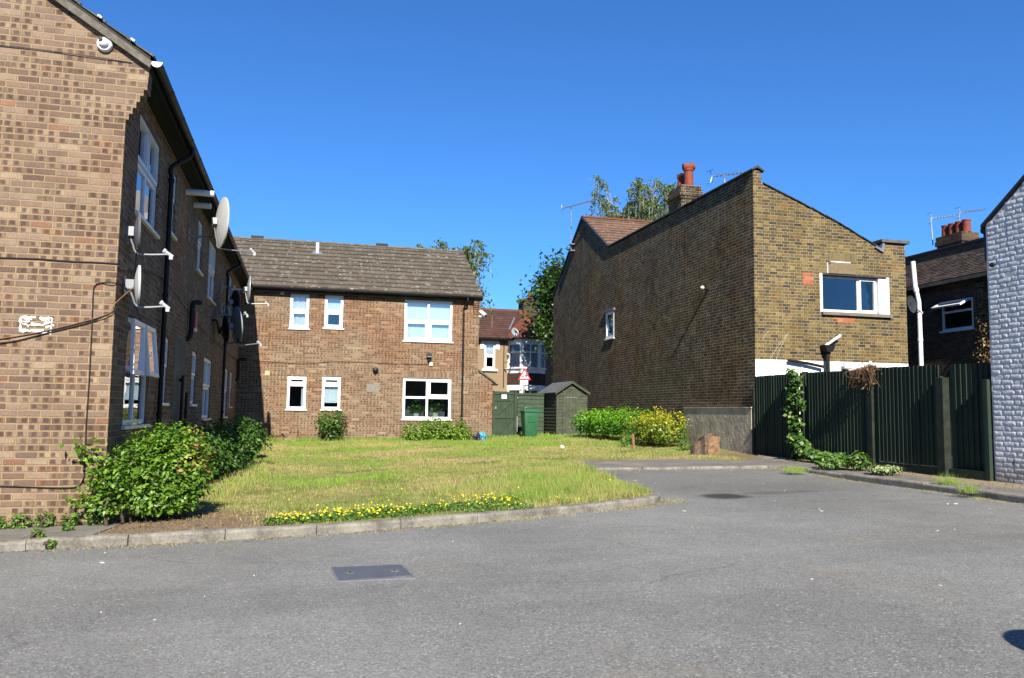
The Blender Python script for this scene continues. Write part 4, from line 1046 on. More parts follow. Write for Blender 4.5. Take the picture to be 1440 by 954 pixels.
# main tiled roof beyond the valley, gable verge
vl, ap, ev_ = Vector((XR-.02, 26.45, 5.8)), Vector((XR-.02, 29.3, 7.5)), Vector((XR-.02, 33.1, 4.86))
r_ = MB(); r_.quad(tuple(vl), tuple(ap), (20, ap.y, ap.z), (20, vl.y, vl.z)); r_.quad(tuple(ap), tuple(ev_), (20, ev_.y, ev_.z), (20, ap.y, ap.z)); r_.build('main_roof', M['roof_underlay'], H)
up2 = ap-vl; tiled_slope('roof_tile', 'brown_tile', vl, (1, 0, 0), up2, 33, 11, .3, up2.length/11, H, thick=.03, jitter=.01)
vv = MB(); vv.prism([tuple(vl+Vector((-.03, 0, -.05))), tuple(ap+Vector((-.03, 0, -.05))), tuple(ap+Vector((-.03, 0, .03))), tuple(vl+Vector((-.03, 0, .03)))], (.12, 0, 0))
vv.prism([tuple(ev_+Vector((-.03, 0, -.05))), tuple(ap+Vector((-.03, 0, -.05))), tuple(ap+Vector((-.03, 0, .04))), tuple(ev_+Vector((-.03, 0, .04)))], (.12, 0, 0)); vv.build('verge', M['slate_coping'], H)
rd = MB(); x = XR-.02
while x < 19: 
    rd.prism([(x, ap.y+math.cos(pi*k/6)*.13, ap.z-.02+math.sin(pi*k/6)*.09) for k in range(7)], (.43, 0, 0)); x += .44
rd.build('ridge_tile', M['hip_tile'], H)
# chimney on the flank wall
ch = MB(); cx0, cx1, cy0, cy1 = XR-.003, 10.78, 20.8, 21.62
ch.box(cx0, cx1, cy0, cy1, 5.6, 6.1)
ch.box(cx0-.03, cx1+.03, cy0-.03, cy1+.03, 6.101, 6.175); ch.box(cx0-.06, cx1+.06, cy0-.06, cy1+.06, 6.176, 6.25); ch.box(cx0-.02, cx1+.02, cy0-.02, cy1+.02, 6.251, 6.4)
ch.box(cx0-.0, cx1-.02, cy0, cy1, 6.401, 6.47)
chim = ch.build('chimney', M['grimy_brick'], H)
q = MB(); q.lathe([(.15, 6.45), (.135, 6.5), (.125, 6.95), (.145, 6.96), (.145, 7.0), (.13, 7.0), (.13, 7.03), (.1, 7.03), (.1, 6.9)], (10.49, 21.02, 0), (0, 0, 1), 20); q.tube([(10.33, 21.05, 7.08), (10.66, 21.0, 7.11)], .1, 16); q.build('chimney_pot', M['terracotta'], chim, smooth=True)
q = MB(); q.lathe([(.13, 6.45), (.115, 6.5), (.105, 6.84), (.12, 6.85), (.12, 6.9), (.09, 6.9)], (10.45, 21.42, 0), (0, 0, 1), 20); q.build('chimney_pot', M['terracotta'], chim, smooth=True)
q = MB(); q.lathe([(.1, 6.9), (.13, 6.93), (.13, 6.97), (.05, 7.03), (0, 7.03)], (10.45, 21.42, 0), (0, 0, 1), 16); q.build('pot_cap', M['metal'], chim, smooth=True)
q = MB(); q.box(cx0+.03, cx1-.05, cy0+.03, cy1-.03, 6.47, 6.5); q.build('flaunching', M['grey_render'], chim)
# windows
window(H, PD, 25.95, 26.72, 2.58, 3.5, rec=-.01, fw=.09, sill=True, framem='old_white_paint')
q = MB(); q.box(XR-.06, XR-.002, 25.85, 26.82, 3.505, 3.58); q.build('window_head', M['lead'], H)
f = window(H, PF, 11.99, 13.55, 2.52, 3.39, mull=(.665,), rec=.1, fw=.055, sash=((1, 0),), sill=False, framem='old_white_paint', glassm='dark_glass', blind=[('curtain_white', .86, .98, 1, 0)])
q = MB(); q.box(11.93, 13.86, YR-.07, YR+.1, 2.42, 2.5); q.build('sill', M['concrete'], f, bevel=.006)
for (a_, b_, c_, d_, e_, f_) in ((13.552, 13.757, .015, .15, 2.505, 3.4), (13.757, 13.84, -.006, .02, 2.5, 3.42), (11.9, 11.968, -.006, .02, 2.5, 3.43)):
    q = MB(); q.box(a_, b_, YR+c_, YR+d_, e_, f_); q.build('painted_reveal', M['old_white_paint'], f)
q = MB(); q.box(11.97, 13.76, YR-.012, YR+.1, 3.395, 3.43); q.build('window_head', M['slate_coping'], f)
q = MB(); 
pp = [(12.13, 3.44), (12.9, 3.44), (12.9, 3.66), (12.8, 3.69), (12.55, 3.71), (12.3, 3.7), (12.13, 3.64)]
q.prism([(a, YR-.03, b) for a, b in pp], (0, .029, 0)); q.build('stone_panel', M['stone_panel'], H)
q = MB(); q.box(12.1, 12.125, YR-.02, YR-.001, 3.44, 3.68); q.box(12.2, 12.75, YR-.02, YR-.001, 3.713, 3.733); q.build('panel_edge', M['old_white_paint'], H)
q = MB(); q.box(12.15, 12.95, YR-.004, YR+.02, 3.735, 3.95); q.build('soldier_course', M['stock_soldier'], H)
for (a_, b_, c_, d_) in ((11.43, 11.72, 3.12, 3.42), (12.25, 12.85, 2.33, 2.4), (12.36, 12.86, 2.25, 2.329)):
    q = MB(); q.box(a_, b_, YR-.004, YR+.02, c_, d_); q.build('brick_patch', M['red_brick'], H)
# rendered buttress on the flank wall
q = MB(); q.prism([(XR-.11, 17.02, .17), (XR-.11, 20.5, .17), (XR-.11, 20.5, -1.3), (XR-.11, 17.02, -1.3)], (.109, 0, 0)); q.prism([(XR-.13, 17.0, .171), (XR-.13, 20.53, .171), (XR-.13, 20.53, .2), (XR-.13, 17.0, .2)], (.129, 0, 0)); q.build('rendered_plinth', M['plinth_render'], H)
q = MB(); q.box(XR-.16, XR-.001, 20.55, 21.9, -1.2, -.52); q.build('brick_ledge', M['grimy_brick'], H)
# rainwater hopper, pipes
hp = MB(); c = pY(1164, 491, YR-.12); hp.prism([(c.x-.14, YR-.22, c.z+.09), (c.x+.15, YR-.22, c.z+.09), (c.x+.07, YR-.22, c.z-.07), (c.x-.07, YR-.22, c.z-.07)], (0, .2, 0)); hp.tube([(c.x, YR-.1, c.z-.06), (c.x, YR-.1, -1.0)], .055, 12); hp.build('hopper', M['black_plastic'], H)
hp = MB(); hp.tube([tuple(pY(1160, 487, YR-.13)), tuple(pY(1182, 472, YR-.13))], .032, 10); hp.build('waste_pipe', M['upvc'], H)
hp = MB(); hp.tube([tuple(pY(1108, 507, YR-.08)), tuple(pY(1137, 511.5, YR-.09)), tuple(pY(1158, 516, YR-.1))], .035, 10); hp.build('drain_pipe', M['black_plastic'], H)
hp = MB(); hp.tube([tuple(pY(1205, 519, YR-.06)), tuple(pY(1278, 517, YR-.06))], .03, 10); hp.build('drain_pipe', M['upvc'], H)
for (a, b) in (((1107, 470), (1083, 505)), ((1108, 469), (1090, 508)), ((1081, 466), (1072, 478))):
    cable('cable', 'pale loose wires slanting down the yellow brick above the white base', [pY(*a, YR-.012), pY((a[0]+b[0])/2-1, (a[1]+b[1])/2, YR-.02), pY(*b, YR-.012)], .006, 'cream_plastic', grp='loose wires on the yellow brick')
c = pY(1191, 516, YR-.1); root = thing('floodlight', 'small grey floodlight low on the white painted base', 'wall light', (c.x, YR, c.z))
q = MB(); q.cbox((c.x, YR-.13, c.z+.02), .2, .07, .15, Matrix.Rotation(-.35, 3, 'X')); q.build('lamp_head', M['grey_plastic'], root, bevel=.01)
q = MB(); q.box(c.x-.09, c.x+.06, YR-.07, YR-.001, c.z-.16, c.z-.05); q.build('bracket', M['black_plastic'], root)
c = pX(988, 405, XR-.16); root = thing('wall_lamp', 'small black and white lamp sticking out of the flank wall above its long shadow', 'wall light', (XR, c.y, c.z))
q = MB(); q.tube([(XR-.001, c.y, c.z-.03), (c.x+.03, c.y, c.z-.01)], .045, 10); q.build('arm', M['black_plastic'], root)
q = MB(); q.lathe([(0, -.04), (.04, -.035), (.05, .0), (.04, .04), (0, .05)], (c.x, c.y, c.z), (-.6, -.6, .5), 16); q.build('lamp_head', M['upvc'], root, smooth=True)
# stack of white vent pipe in the side passage, grey dish beside it
mb = MB(); P_ = [pY(1283.5, 368, YR+.3), pY(1287, 405, YR+.3), pY(1289.5, 414, YR+.3), pY(1292, 425, YR+.3), pY(1293.5, 460, YR+.3), pY(1297, 560, YR+.3)]
mb.tube(P_[:2], .06, 14); mb.tube(P_[1:3]+P_[3:], .056, 14); mb.tube([P_[1], P_[1].lerp(P_[2], .6)], .07, 14); mb.tube([P_[4]+Vector((0, 0, -.3)), P_[4]+Vector((0, 0, -.36))], .066, 14)
tag(mb.build('vent_pipe', M['upvc'], None, smooth=True), 'tall white vent pipe rising in the gap right of the yellow brick house', 'pipe')
c = pY(1282, 428, YR+.25); dish('satellite_dish', 'dark dish on the edge of the yellow brick house beside the white vent pipe', c, (.35, -.9, .1), .22, (XR2, YR+.5, c.z), 'dish_dark', .22, grp=None, armat='black_plastic')

def aerial(name, label, foot, top, a, b, n=9, w=.16, mastr=.018, grp=None, brk=None):
    root = thing(name, label, 'TV aerial', foot, grp)
    q = MB(); q.tube([foot, top], mastr, 8); q.build('mast', M['metal'], root)
    a = Vector(a); b = Vector(b); q = MB(); q.tube([a, b], .014, 6); t = (b-a).normalized(); sd = t.cross(Vector((0, 0, 1))).normalized()
    for k in range(n):
        p_ = a.lerp(b, .12+.86*k/(n-1)); q.tube([p_-sd*w, p_+sd*w], .007, 5)
    for s_ in (-1, 1): q.tube([a+t*.03, a-t*.03+Vector((0, 0, .17*s_))+sd*.0], .01, 5); q.tube([a-t*.03+Vector((0, 0, .17*s_))-sd*w, a-t*.03+Vector((0, 0, .17*s_))+sd*w], .008, 5)
    q.tube([Vector(top)+Vector((0, 0, -.02)), a.lerp(b, .3)], .012, 6)
    q.build('boom', M['metal'], root)
    if brk:
        q = MB()
        for zz in brk: q.cbox((foot[0]+.06, foot[1], zz), .24, .3, .03)
        q.build('bracket', M['metal'], root)
    return root
f0 = pX(803, 352, XR-.12); tp = Vector((f0.x, f0.y, pX(806, 292, XR-.12).z))
aerial('tv_aerial', 'tall aerial on a pale mast clamped to the gable beside the trees', tuple(f0), tuple(tp), pX(790, 294, XR-.3), pX(834, 282, XR-.12), 12, brk=(pX(805, 343, XR-.12).z, pX(805, 352, XR-.12).z))
yA = 19.6; tp = pY(1019, 247, yA); aerial('tv_aerial', 'low aerial just showing above the long parapet of the stock brick house', (tp.x, yA, 5.6), tuple(tp), pY(1000, 248.5, yA-.05), pY(1052, 242, yA+.1), 9)

# ================================================================== dark house behind, far right
XF = 17.0; PFR = Plane('X', XF, 1)
D = thing('terraced_house', 'dark brick house behind the fence with an open top window and four chimney pots', 'building', (XF, 18.5, -1))
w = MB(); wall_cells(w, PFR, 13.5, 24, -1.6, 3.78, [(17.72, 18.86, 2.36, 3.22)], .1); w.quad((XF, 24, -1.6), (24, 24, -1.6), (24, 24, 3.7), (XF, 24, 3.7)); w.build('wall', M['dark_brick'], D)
r_ = MB(); r_.quad((XF-.2, 13, 3.72), (XF-.2, 25, 3.72), (19.4, 25, 5.0), (19.4, 13, 5.0)); r_.build('roof', M['roof_underlay'], D)
tiled_slope('roof_tile', 'dark_tile', (XF-.22, 25, 3.74), (0, -1, 0), (2.62, 0, 1.28), 60, 15, .2, .195, D, thick=.016, jitter=.012)
q = MB(); q.box(XF-.26, XF-.2, 13, 25, 3.64, 3.73); q.build('eaves_board', M['stone_coping'], D)
q = MB(); q.box(19.4, 19.7, 13, 25, 4.4, 5.3); q.build('parapet', M['dark_brick'], D)
q = MB(); q.box(19.36, 19.75, 13, 25, 5.301, 5.36); q.build('coping', M['slate_coping'], D)
q = MB(); q.box(19.3, 19.4, 13, 25, 4.95, 5.03); q.build('flashing', M['concrete'], D)
r_ = MB(); r_.quad((19.7, 24.5, 4.4), (26, 24.5, 4.4), (26, 28, 6.55), (19.7, 28, 6.55)); r_.box(19.72, 26, 24.6, 30, 0, 4.38); r_.build('rear_roof', M['dark_tile'], D); 
tiled_slope('roof_tile', 'brown_tile', (17.2, 24.1, 4.9), (1, 0, 0), (0, 2.9, 1.4), 24, 10, .2, .32, D)
window(D, PFR, 17.74, 18.84, 2.38, 3.2, trans=.62, rec=.03, fw=.06, sill=True)
# its top light hangs open
sh = MB(); o0 = Vector((XF-.01, 0, 3.15)); ang = math.radians(62); dn = Vector((-math.sin(ang), 0, -math.cos(ang))); nr = Vector((-math.cos(ang), 0, math.sin(ang)))
def bar2(y0, y1, t0, t1):
    vs = [o0+Vector((0, yy, 0))+dn*tt+nr*dd for dd in (0, .045) for (yy, tt) in ((y0, t0), (y1, t0), (y1, t1), (y0, t1))]
    sh.add(vs, [(3,2,1,0),(4,5,6,7),(0,1,5,4),(1,2,6,5),(2,3,7,6),(3,0,4,7)])
bar2(17.78, 17.85, 0, .38); bar2(18.73, 18.8, 0, .38); bar2(17.85, 18.73, .001, .06); bar2(17.85, 18.73, .31, .379)
ol = sh.build('opening_light', M['upvc'], D)
q = MB(); q.quad(*[o0+Vector((0, yy, 0))+dn*tt+nr*.02 for yy, tt in ((17.83, .04), (18.75, .04), (18.75, .34), (17.83, .34))]); q.build('pane', M['window_glass'], ol)
chA, chB = pX(1316, 345, 19.9), pX(1353, 345, 19.9)
ch = MB(); y0, y1 = chB.y, chA.y; zt = pX(1353, 325, 19.9).z; x0, x1 = 19.9, 20.55
ch.box(x0+.05, x1-.05, y0+.05, y1-.05, 4.6, zt-.45); ch.box(x0+.02, x1-.02, y0+.02, y1-.02, zt-.449, zt-.3); ch.box(x0-.02, x1+.02, y0-.02, y1+.02, zt-.299, zt-.15); ch.box(x0, x1, y0, y1, zt-.149, zt)
chm = ch.build('chimney', M['dark_brick'], D)
for k in range(4):
    yk = y0+(y1-y0)*(.1+.265*k); q = MB(); q.lathe([(.14, zt), (.125, zt+.05), (.115, zt+.36), (.13, zt+.37), (.13, zt+.41), (.1, zt+.41), (.09, zt+.3)], (x0+.3, yk, 0), (0, 0, 1), 18); q.build('chimney_pot', M['terracotta'], chm, smooth=True)
ax_ = 20.2
tp = pX(1309, 307, ax_); ft = pX(1312, 345, ax_); aerial('tv_aerial', 'left aerial fixed to the four pot chimney', (ft.x, ft.y, ft.z), tuple(tp), pX(1309, 307, ax_), pX(1344, 303, ax_+.8), 8)
tp = pX(1349, 299, ax_); ft = pX(1349, 330, ax_); aerial('tv_aerial', 'right aerial rising behind the four pot chimney', (ft.x, ft.y, ft.z), tuple(tp), pX(1349, 299, ax_), pX(1383, 295, ax_+.8), 8)

# ================================================================== white painted brick building on the right edge
Wt = thing('painted_building', 'white painted rough brick building at the right edge', 'building', (XR, 9, g(XR, 9)))
V = []; bm = bmesh.new()
def zroof(y): return 2.98+(10.28-y)*.7
def bevel_brick(y0, y1, z0, z1, proud):
    j = lambda s_: random.uniform(-s_, s_)
    L_ = y1-y0; H_ = z1-z0; vs = []; na, nb = (9, 7)
    ty, tz = j(.03), j(.03)
    for a in range(na):
        for b_ in range(nb):
            ua = -1+2*a/(na-1); ub = -1+2*b_/(nb-1)
            ua = math.copysign(abs(ua)**.6, ua); ub = math.copysign(abs(ub)**.7, ub)
            da = (1-abs(ua))*L_/2; db = (1-abs(ub))*H_/2; dd = min(1, min(da, db)/.02)
            pr = (1-(1-dd)**2)
            vs.append((XR+.005-(proud+.005)*pr-(ty*ua*L_/2+tz*ub*H_/2)*pr+j(.0012), (y0+y1)/2+ua*L_/2+j(.0015), (z0+z1)/2+ub*H_/2+j(.0015)))
    return vs, [(a*nb+b_, a*nb+b_+1, (a+1)*nb+b_+1, (a+1)*nb+b_) for a in range(na-1) for b_ in range(nb-1)]
wb = MB(); row = 0; z = -1.25
while z < 6:
    y = 10.28; k = 0; y -= (.0 if row % 2 == 0 else 0)
    first = True
    while y > 5.0:
        L = .225 if (k+row) % 2 == 0 else .1125
        if first and row % 2: L = .1125+.056
        if random.random() < .3: L += random.uniform(-.035, .035)
        first = False
        y0 = y-L; zz = z+random.uniform(-.004, .004)
        if z < zroof(y)-.02 and z > g(XR, y)-.2:
            pr = random.uniform(-.0012, .0022) if random.random() > .03 else -.004
            vs, fs = bevel_brick(y0+.0075, y-.0075, zz+.004, min(zz+.072, max(zz+.02, zroof(y0)-.02)), pr); wb.add(vs, fs)
        y = y0; k += 1
    z += .0765; row += 1
wb.poly([(XR+.005, 10.285, -1.6), (XR+.005, 10.285, 2.97), (XR+.005, 5, 6.66), (XR+.005, 5, -1.6)])
wb.quad((XR+.012, 10.285, -1.6), (16.5, 10.285, -1.6), (16.5, 10.285, 2.97), (XR+.012, 10.285, 2.97))
wb.quad((XR+.012, -.3, -1.6), (XR+.012, 5, -1.6), (XR+.012, 5, 6.66), (XR+.012, -.3, 2.97))
t = T('painted_brick'); P, N = t.pos(); x_, y_, z_ = t.xyz(P)
n1 = t.noise(P, 3., 5., .7); n2 = t.noise(P, 30., 4., .7)
c_ = t.mix(t.step(n1+(n2-.5)*.4, .3, .6), (.52, .53, .54), (.66, .66, .66))
drip = t.step(t.noise(t.vec(x_*8., y_*8., z_*.9), 1., 4.), .56, .72); c_ = t.mix(drip*.35, c_, (.36, .36, .35))
bare = t.step(t.noise(P, 5.5, 3.)+(n2-.5)*.25,   .68, .72); c_ = t.mix(bare*.8, c_, (.16, .11, .07))
low = (1.-t.step(z_+(n2-.5)*.45, -.95, -.45))*t.step(n1, .25, .55); c_ = t.mix(low*.8, c_, (.2, .17, .14))
t.bsdf(c_, .8, .2, 0., t.bump(n2+t.noise(P, 9., 4., .7)*1.5, 1., .012)); M['painted_brick'] = t.mat
wb.build('wall', M['painted_brick'], Wt, smooth=True)
q = MB(); q.prism([(XR-.04, 10.34, 2.95), (XR-.04, 5, zroof(5)), (XR-.04, 5, zroof(5)+.05), (XR-.04, 10.34, 3.0)], (6.5, 0, 0)); q.prism([(XR-.04, -.3, 3.0), (XR-.04, 5, zroof(5)), (XR-.04, 5, zroof(5)+.05), (XR-.04, -.3, 3.05)], (6.5, 0, 0)); q.build('roof', M['slate_coping'], Wt)
q = MB(); q.tube([(XR+.04, 10.37, 2.93), (14, 10.37, 2.93)], .06, 10); q.tube(smooth_path([(XR+.1, 10.37, 2.9), (XR+.1, 10.36, 2.7), (XR+.07, 10.33, 2.45)], 4), .045, 10); q.build('gutter', M['black_plastic'], Wt)
q = MB(); c = pX(1397, 373, XR); q.lathe([(0, 0), (.035, 0), (.035, .03), (.02, .03), (.02, .05), (0, .05)], (XR-.01, c.y, c.z), (-1, 0, 0), 14); q.build('pipe_stub', M['black_plastic'], Wt)

# ================================================================== close boarded fence
def fence_panel(root, y0, y1, z0, z1a, z1b, xa, xb=None):
    """feather edge boards: thick edge of each laps the thin edge of the next"""
    xb = xa if xb is None else xb
    mb = MB(); y = y0; L = y0-y1
    while y > y1+.02:
        w_ = min(.1, y-y1); f0, f1 = (y0-y)/L, (y0-y+w_)/L
        zt0 = z1a+(z1b-z1a)*f0+random.uniform(-.004, .004); zt1 = z1a+(z1b-z1a)*f1
        X0 = xa+(xb-xa)*f0; X1 = xa+(xb-xa)*f1; jx = random.uniform(-.003, .003); zb = z0+random.uniform(-.01, .01)
        # near edge (lower y) stands proud so the sun catches it
        a = [(X0-.004+jx, y, zb), (X1-.022+jx, y-w_-.012, zb), (X1-.004+jx, y-w_-.012, zb), (X0+.01+jx, y, zb)]
        b = [(q[0], q[1], (zt0 if i in (0, 3) else zt0)) for i, q in enumerate(a)]
        mb.add(a+b, [(0, 1, 2, 3), (7, 6, 5, 4), (1, 0, 4, 5), (2, 1, 5, 6), (3, 2, 6, 7), (0, 3, 7, 4)])
        y -= w_
    for zz in (z0+.25, (z0+z1a)/2, z1a-.25): mb.box(max(xa, xb)+.03, max(xa, xb)+.08, y1, y0, zz-.04, zz+.04)
    return mb.build('panel', M['fence_green'], root)
Fn = thing('board_fence', 'tall dark green close boarded fence between the yellow brick house and the white wall', 'fence', (XR, 14, g(XR, 14)))
gz = lambda y: g(XR, y)
fence_panel(Fn, 16.93, 15.22, gz(16)-.02, .9, .9, XR-.06)
fence_panel(Fn, 14.93, 13.03, gz(14)+.14, .9, .88, XR-.06)
fence_panel(Fn, 12.86, 11.3, gz(12)+.14, .9, .87, XR-.04)
fence_panel(Fn, 11.12, 10.34, gz(10.8)+.1, .87, .86, XR+.02, XR+.1)
for (y, zt, w_, mt, x0) in ((16.97, .6, .09, 'fence_post', XR-.1), (15.07, .93, .11, 'fence_post', XR-.09), (12.95, .95, .13, 'fence_post', XR-.1), (11.22, .66, .16, 'fence_post', XR-.12), (10.37, .6, .1, 'fence_green', XR-.05)):
    q = MB(); q.box(x0, x0+.13, y-w_/2, y+w_/2, gz(y)-.2, zt); q.build('post', M[mt], Fn, bevel=.006)
for (y0, y1) in ((14.99, 13.03), (12.87, 11.31), (11.12, 10.43)):
    q = MB(); q.box(XR-.05, XR-.01, y1, y0, gz(y1)-.2, gz(y1)+.13); q.build('gravel_board', M['fence_green'], Fn)
q = MB(); q.tube([(XR-.08, 15.07, .9), (XR-.08, 15.07, 1.02)], .03, 8); q.tube([(XR-.06, 12.95, .9), (XR-.06, 12.95, 1.03)], .025, 8); q.build('post_cap', M['upvc'], Fn)
# ================================================================== garden wall, gate, fence panel, bin, shed
Wl = thing('garden_wall', 'short brick wall with a sloping top between the brick block and the green gate', 'wall', (6.2, YB, -1))
zg = -1.3
q = MB(); q.prism([(XE+.004, YB+.006, zg), (6.42, YB+.006, zg), (6.42, YB+.006, 1.08), (XE+.004, YB+.006, 1.42)], (0, .22, 0)); q.build('brickwork', M['flat_brick'], Wl)
q = MB(); q.prism([(XE+.004, YB-.05, 1.425), (6.53, YB-.05, .99), (6.53, YB-.05, 1.05), (XE+.004, YB-.05, 1.49)], (0, .34, 0)); q.build('coping', M['stone_coping'], Wl)
q = MB(); q.box(6.4, 6.6, YB-.06, YB+.26, .93, .985); q.build('gutter_end', M['black_plastic'], Wl)
YGt = YB-.02; gzb = -.95
Gt = thing('garden_gate', 'dark green boarded gate with diagonal braces beside the brick block', 'gate', (6.85, YGt, gzb))
x0, x1, zt = 6.5, 7.2, .72
q = MB(); n = 7
for k in range(n):
    a = x0+(x1-x0)*k/n; q.box(a+.003, x0+(x1-x0)*(k+1)/n-.003, YGt+.02, YGt+.045, gzb+.04, zt-.01)
q.box(x0, x1, YGt+.047, YGt+.05, gzb+.04, zt-.01)
q.build('boards', M['green_paint'], Gt)
def brace(mb, a, b, w, y0, y1):
    a = Vector((a[0], 0, a[1])); b = Vector((b[0], 0, b[1])); t = (b-a).normalized(); n_ = Vector((-t.z, 0, t.x))*w/2
    mb.prism([tuple(v+Vector((0, y0, 0))) for v in (a+n_, b+n_, b-n_, a-n_)], (0, y1-y0, 0))
for z in (zt-.28, -.17, zt-.05):
    q = MB(); q.box(x0, x1, YGt-.005, YGt+.019, z-.05, z+.05); q.build('rail', M['green_paint'], Gt)
q = MB(); brace(q, (x0+.06, -.1), (x1-.06, zt-.34), .075, YGt-.003, YGt+.018); q.build('brace', M['green_paint'], Gt)
q = MB(); brace(q, (x0+.04, gzb+.1), (x1-.06, -.24), .075, YGt-.003, YGt+.018); q.build('brace', M['green_paint'], Gt)
for (a, b) in ((6.425, 6.5), (7.205, 7.31)):
    q = MB(); q.box(a, b-.004, YGt-.03, YGt+.07, gzb-.2, zt+.02); q.build('post', M['green_paint'], Gt, bevel=.005)
q = MB(); c = pY(709, 558, YGt-.02); q.box(c.x-.09, c.x+.09, YGt-.02, YGt-.006, c.z-.07, c.z+.07); q.build('notice', M['old_white_paint'], Gt)
q = MB(); c = pY(697, 574, YGt-.02); q.box(c.x-.03, c.x+.03, YGt-.025, YGt-.004, c.z-.04, c.z+.05); q.build('latch', M['metal'], Gt)
Fp = thing('fence_panel', 'green waney board fence panel between the gate and the shed', 'fence', (7.75, YB, gzb))
q = MB(); z = -.78; zz0 = z
while z < .6:
    h = random.uniform(.14, .17); pts = []
    n = 8
    lo = [(7.33+(8.3-7.33)*k/n, YB-.012, z+random.uniform(-.014, .014)) for k in range(n+1)]
    vs = lo+[(p_[0], YB+.012, z+h+.03) for p_ in lo]+[(p_[0], YB+.004, p_[2]) for p_ in lo]
    m_ = n+1
    q.add(vs, [(k, k+1, m_+k+1, m_+k) for k in range(n)]+[(k+1, k, 2*m_+k, 2*m_+k+1) for k in range(n)]); z += h
q.build('boards', M['green_paint'], Fp)
q = MB(); q.box(7.31, 8.3, YB-.03, YB+.04, .6, .68); q.build('rail', M['green_paint'], Fp)
q = MB(); q.box(7.33, 8.3, YB-.02, YB+.02, -1.2, -.8); q.build('gravel_board', M['concrete'], Fp)
# wheelie bin
bx, by = 7.47, 26.9; bz = g(bx, by)+.0
Bn = thing('wheelie_bin', 'green wheelie bin standing in front of the fence panel', 'wheelie bin', (bx, by, bz))
def frust(mb, c, w0, d0, w1, d1, z0, z1):
    vs = [(c[0]+sx*w0/2, c[1]+sy*d0/2, z0) for sx, sy in ((-1,-1),(1,-1),(1,1),(-1,1))]+[(c[0]+sx*w1/2, c[1]+sy*d1/2, z1) for sx, sy in ((-1,-1),(1,-1),(1,1),(-1,1))]
    mb.add(vs, [(3,2,1,0),(4,5,6,7),(0,1,5,4),(1,2,6,5),(2,3,7,6),(3,0,4,7)])
q = MB(); frust(q, (bx, by), .4, .42, .5, .56, bz+.02, bz+.86); q.build('body', M['bin_green'], Bn, bevel=.03, smooth=True)
q = MB(); q.box(bx-.28, bx+.28, by-.31, by+.3, bz+.86, bz+.9); bd = q.build('rim', M['bin_green'], Bn, bevel=.012)
q = MB(); frust(q, (bx, by), .56, .6, .44, .46, bz+.902, bz+.96); q.build('lid', M['bin_green'], Bn, bevel=.02, smooth=True)
q = MB(); q.tube(smooth_path([(bx-.18, by-.02, bz+.95), (bx-.12, by-.02, bz+1.01), (bx+.02, by-.02, bz+1.01), (bx+.1, by-.02, bz+.95)], 4), .02, 8); q.tube([(bx-.24, by+.36, bz+.88), (bx+.24, by+.36, bz+.88)], .022, 8); q.build('handle', M['bin_green'], Bn)
for s_ in (-1, 1):
    q = MB(); q.lathe([(0, -.03), (.1, -.03), (.11, 0), (.1, .03), (0, .03)], (bx+s_*.24, by+.22, bz+.1), (1, 0, 0), 18); q.build('wheel', M['bin_dark'], Bn, smooth=True)
q = MB(); q.add([(bx-.12, by-.268, bz+.52), (bx+.12, by-.268, bz+.52), (bx+.12, by-.283, bz+.72), (bx-.12, by-.283, bz+.72)], [(0, 1, 2, 3)]); q.box(bx-.19, bx-.17, by-.262, by-.25, bz+.2, bz+.75); q.box(bx+.17, bx+.19, by-.262, by-.25, bz+.2, bz+.75); q.build('panel', M['bin_green'], Bn)
# shed
sx0, sx1, sy0, sy1 = 8.38, 9.49, 26.78, 28.9; sb = -.8; se = .7; sa = 1.03; sxm = (sx0+sx1)/2-.02
Sh = thing('garden_shed', 'weathered green wooden shed with a felt roof against the flank wall', 'shed', (sxm, sy0, sb))
q = MB()
def clad(mb, pl, a0, a1, z0, z1, step=.115, top=None):
    z = z0
    while z < z1-.005:
        z2 = min(z+step, z1); b0, b1 = a0, a1
        if top and z > se:
            f = (z-se)/(sa-se); b0 = a0+(sxm-a0)*f; b1 = a1-(a1-sxm)*f
        p = [pl(b0, -.016, z), pl(b1, -.016, z), pl(b1, 0, z2), pl(b0, 0, z2)]
        if top and z2 > se:
            f2 = (z2-se)/(sa-se); p[2] = pl(a1-(a1-sxm)*f2, 0, z2); p[3] = pl(a0+(sxm-a0)*f2, 0, z2)
        mb.quad(*p); mb.quad(pl(b0, 0, z), pl(b1, 0, z), p[1], p[0]); z = z2
clad(q, Plane('Y', sy0, 1), sx0, sx1, sb, sa-.02, top=True); clad(q, Plane('X', sx0, 1), sy0, sy1, sb, se); clad(q, Plane('X', sx1, -1), sy0, sy1, sb, se); clad(q, Plane('Y', sy1, -1), sx0, sx1, sb, se)
q.build('cladding', M['shed_wood'], Sh)
q = MB()
for k in range(5): q.box(8.6+.116*k+.002, 8.6+.116*(k+1)-.002, sy0-.045, sy0-.02, sb+.04, .77)
q.build('door', M['shed_wood'], Sh)
q = MB(); q.box(8.68, 9.1, sy0-.052, sy0-.046, .52, .54); q.box(9.13, 9.15, sy0-.06, sy0-.045, -.1, .02); q.build('hinge', M['metal'], Sh)
q = MB()
for (xa, za, xb, zb) in ((sx0-.07, se-.03, sxm, sa+.035), (sx1+.07, se-.03, sxm, sa+.035)):
    q.prism([(xa, sy0-.1, za), (xb, sy0-.1, zb), (xb, sy0-.1, zb+.03), (xa, sy0-.1, za+.03)], (0, sy1-sy0+.2, 0))
q.build('roof', M['shed_felt'], Sh)
q = MB()
for (xa, xb) in ((sx0-.07, sxm), (sx1+.07, sxm)):
    q.prism([(xa, sy0-.115, se-.08), (xb, sy0-.115, sa-.015), (xb, sy0-.115, sa+.07), (xa, sy0-.115, se+.005)], (0, .014, 0))
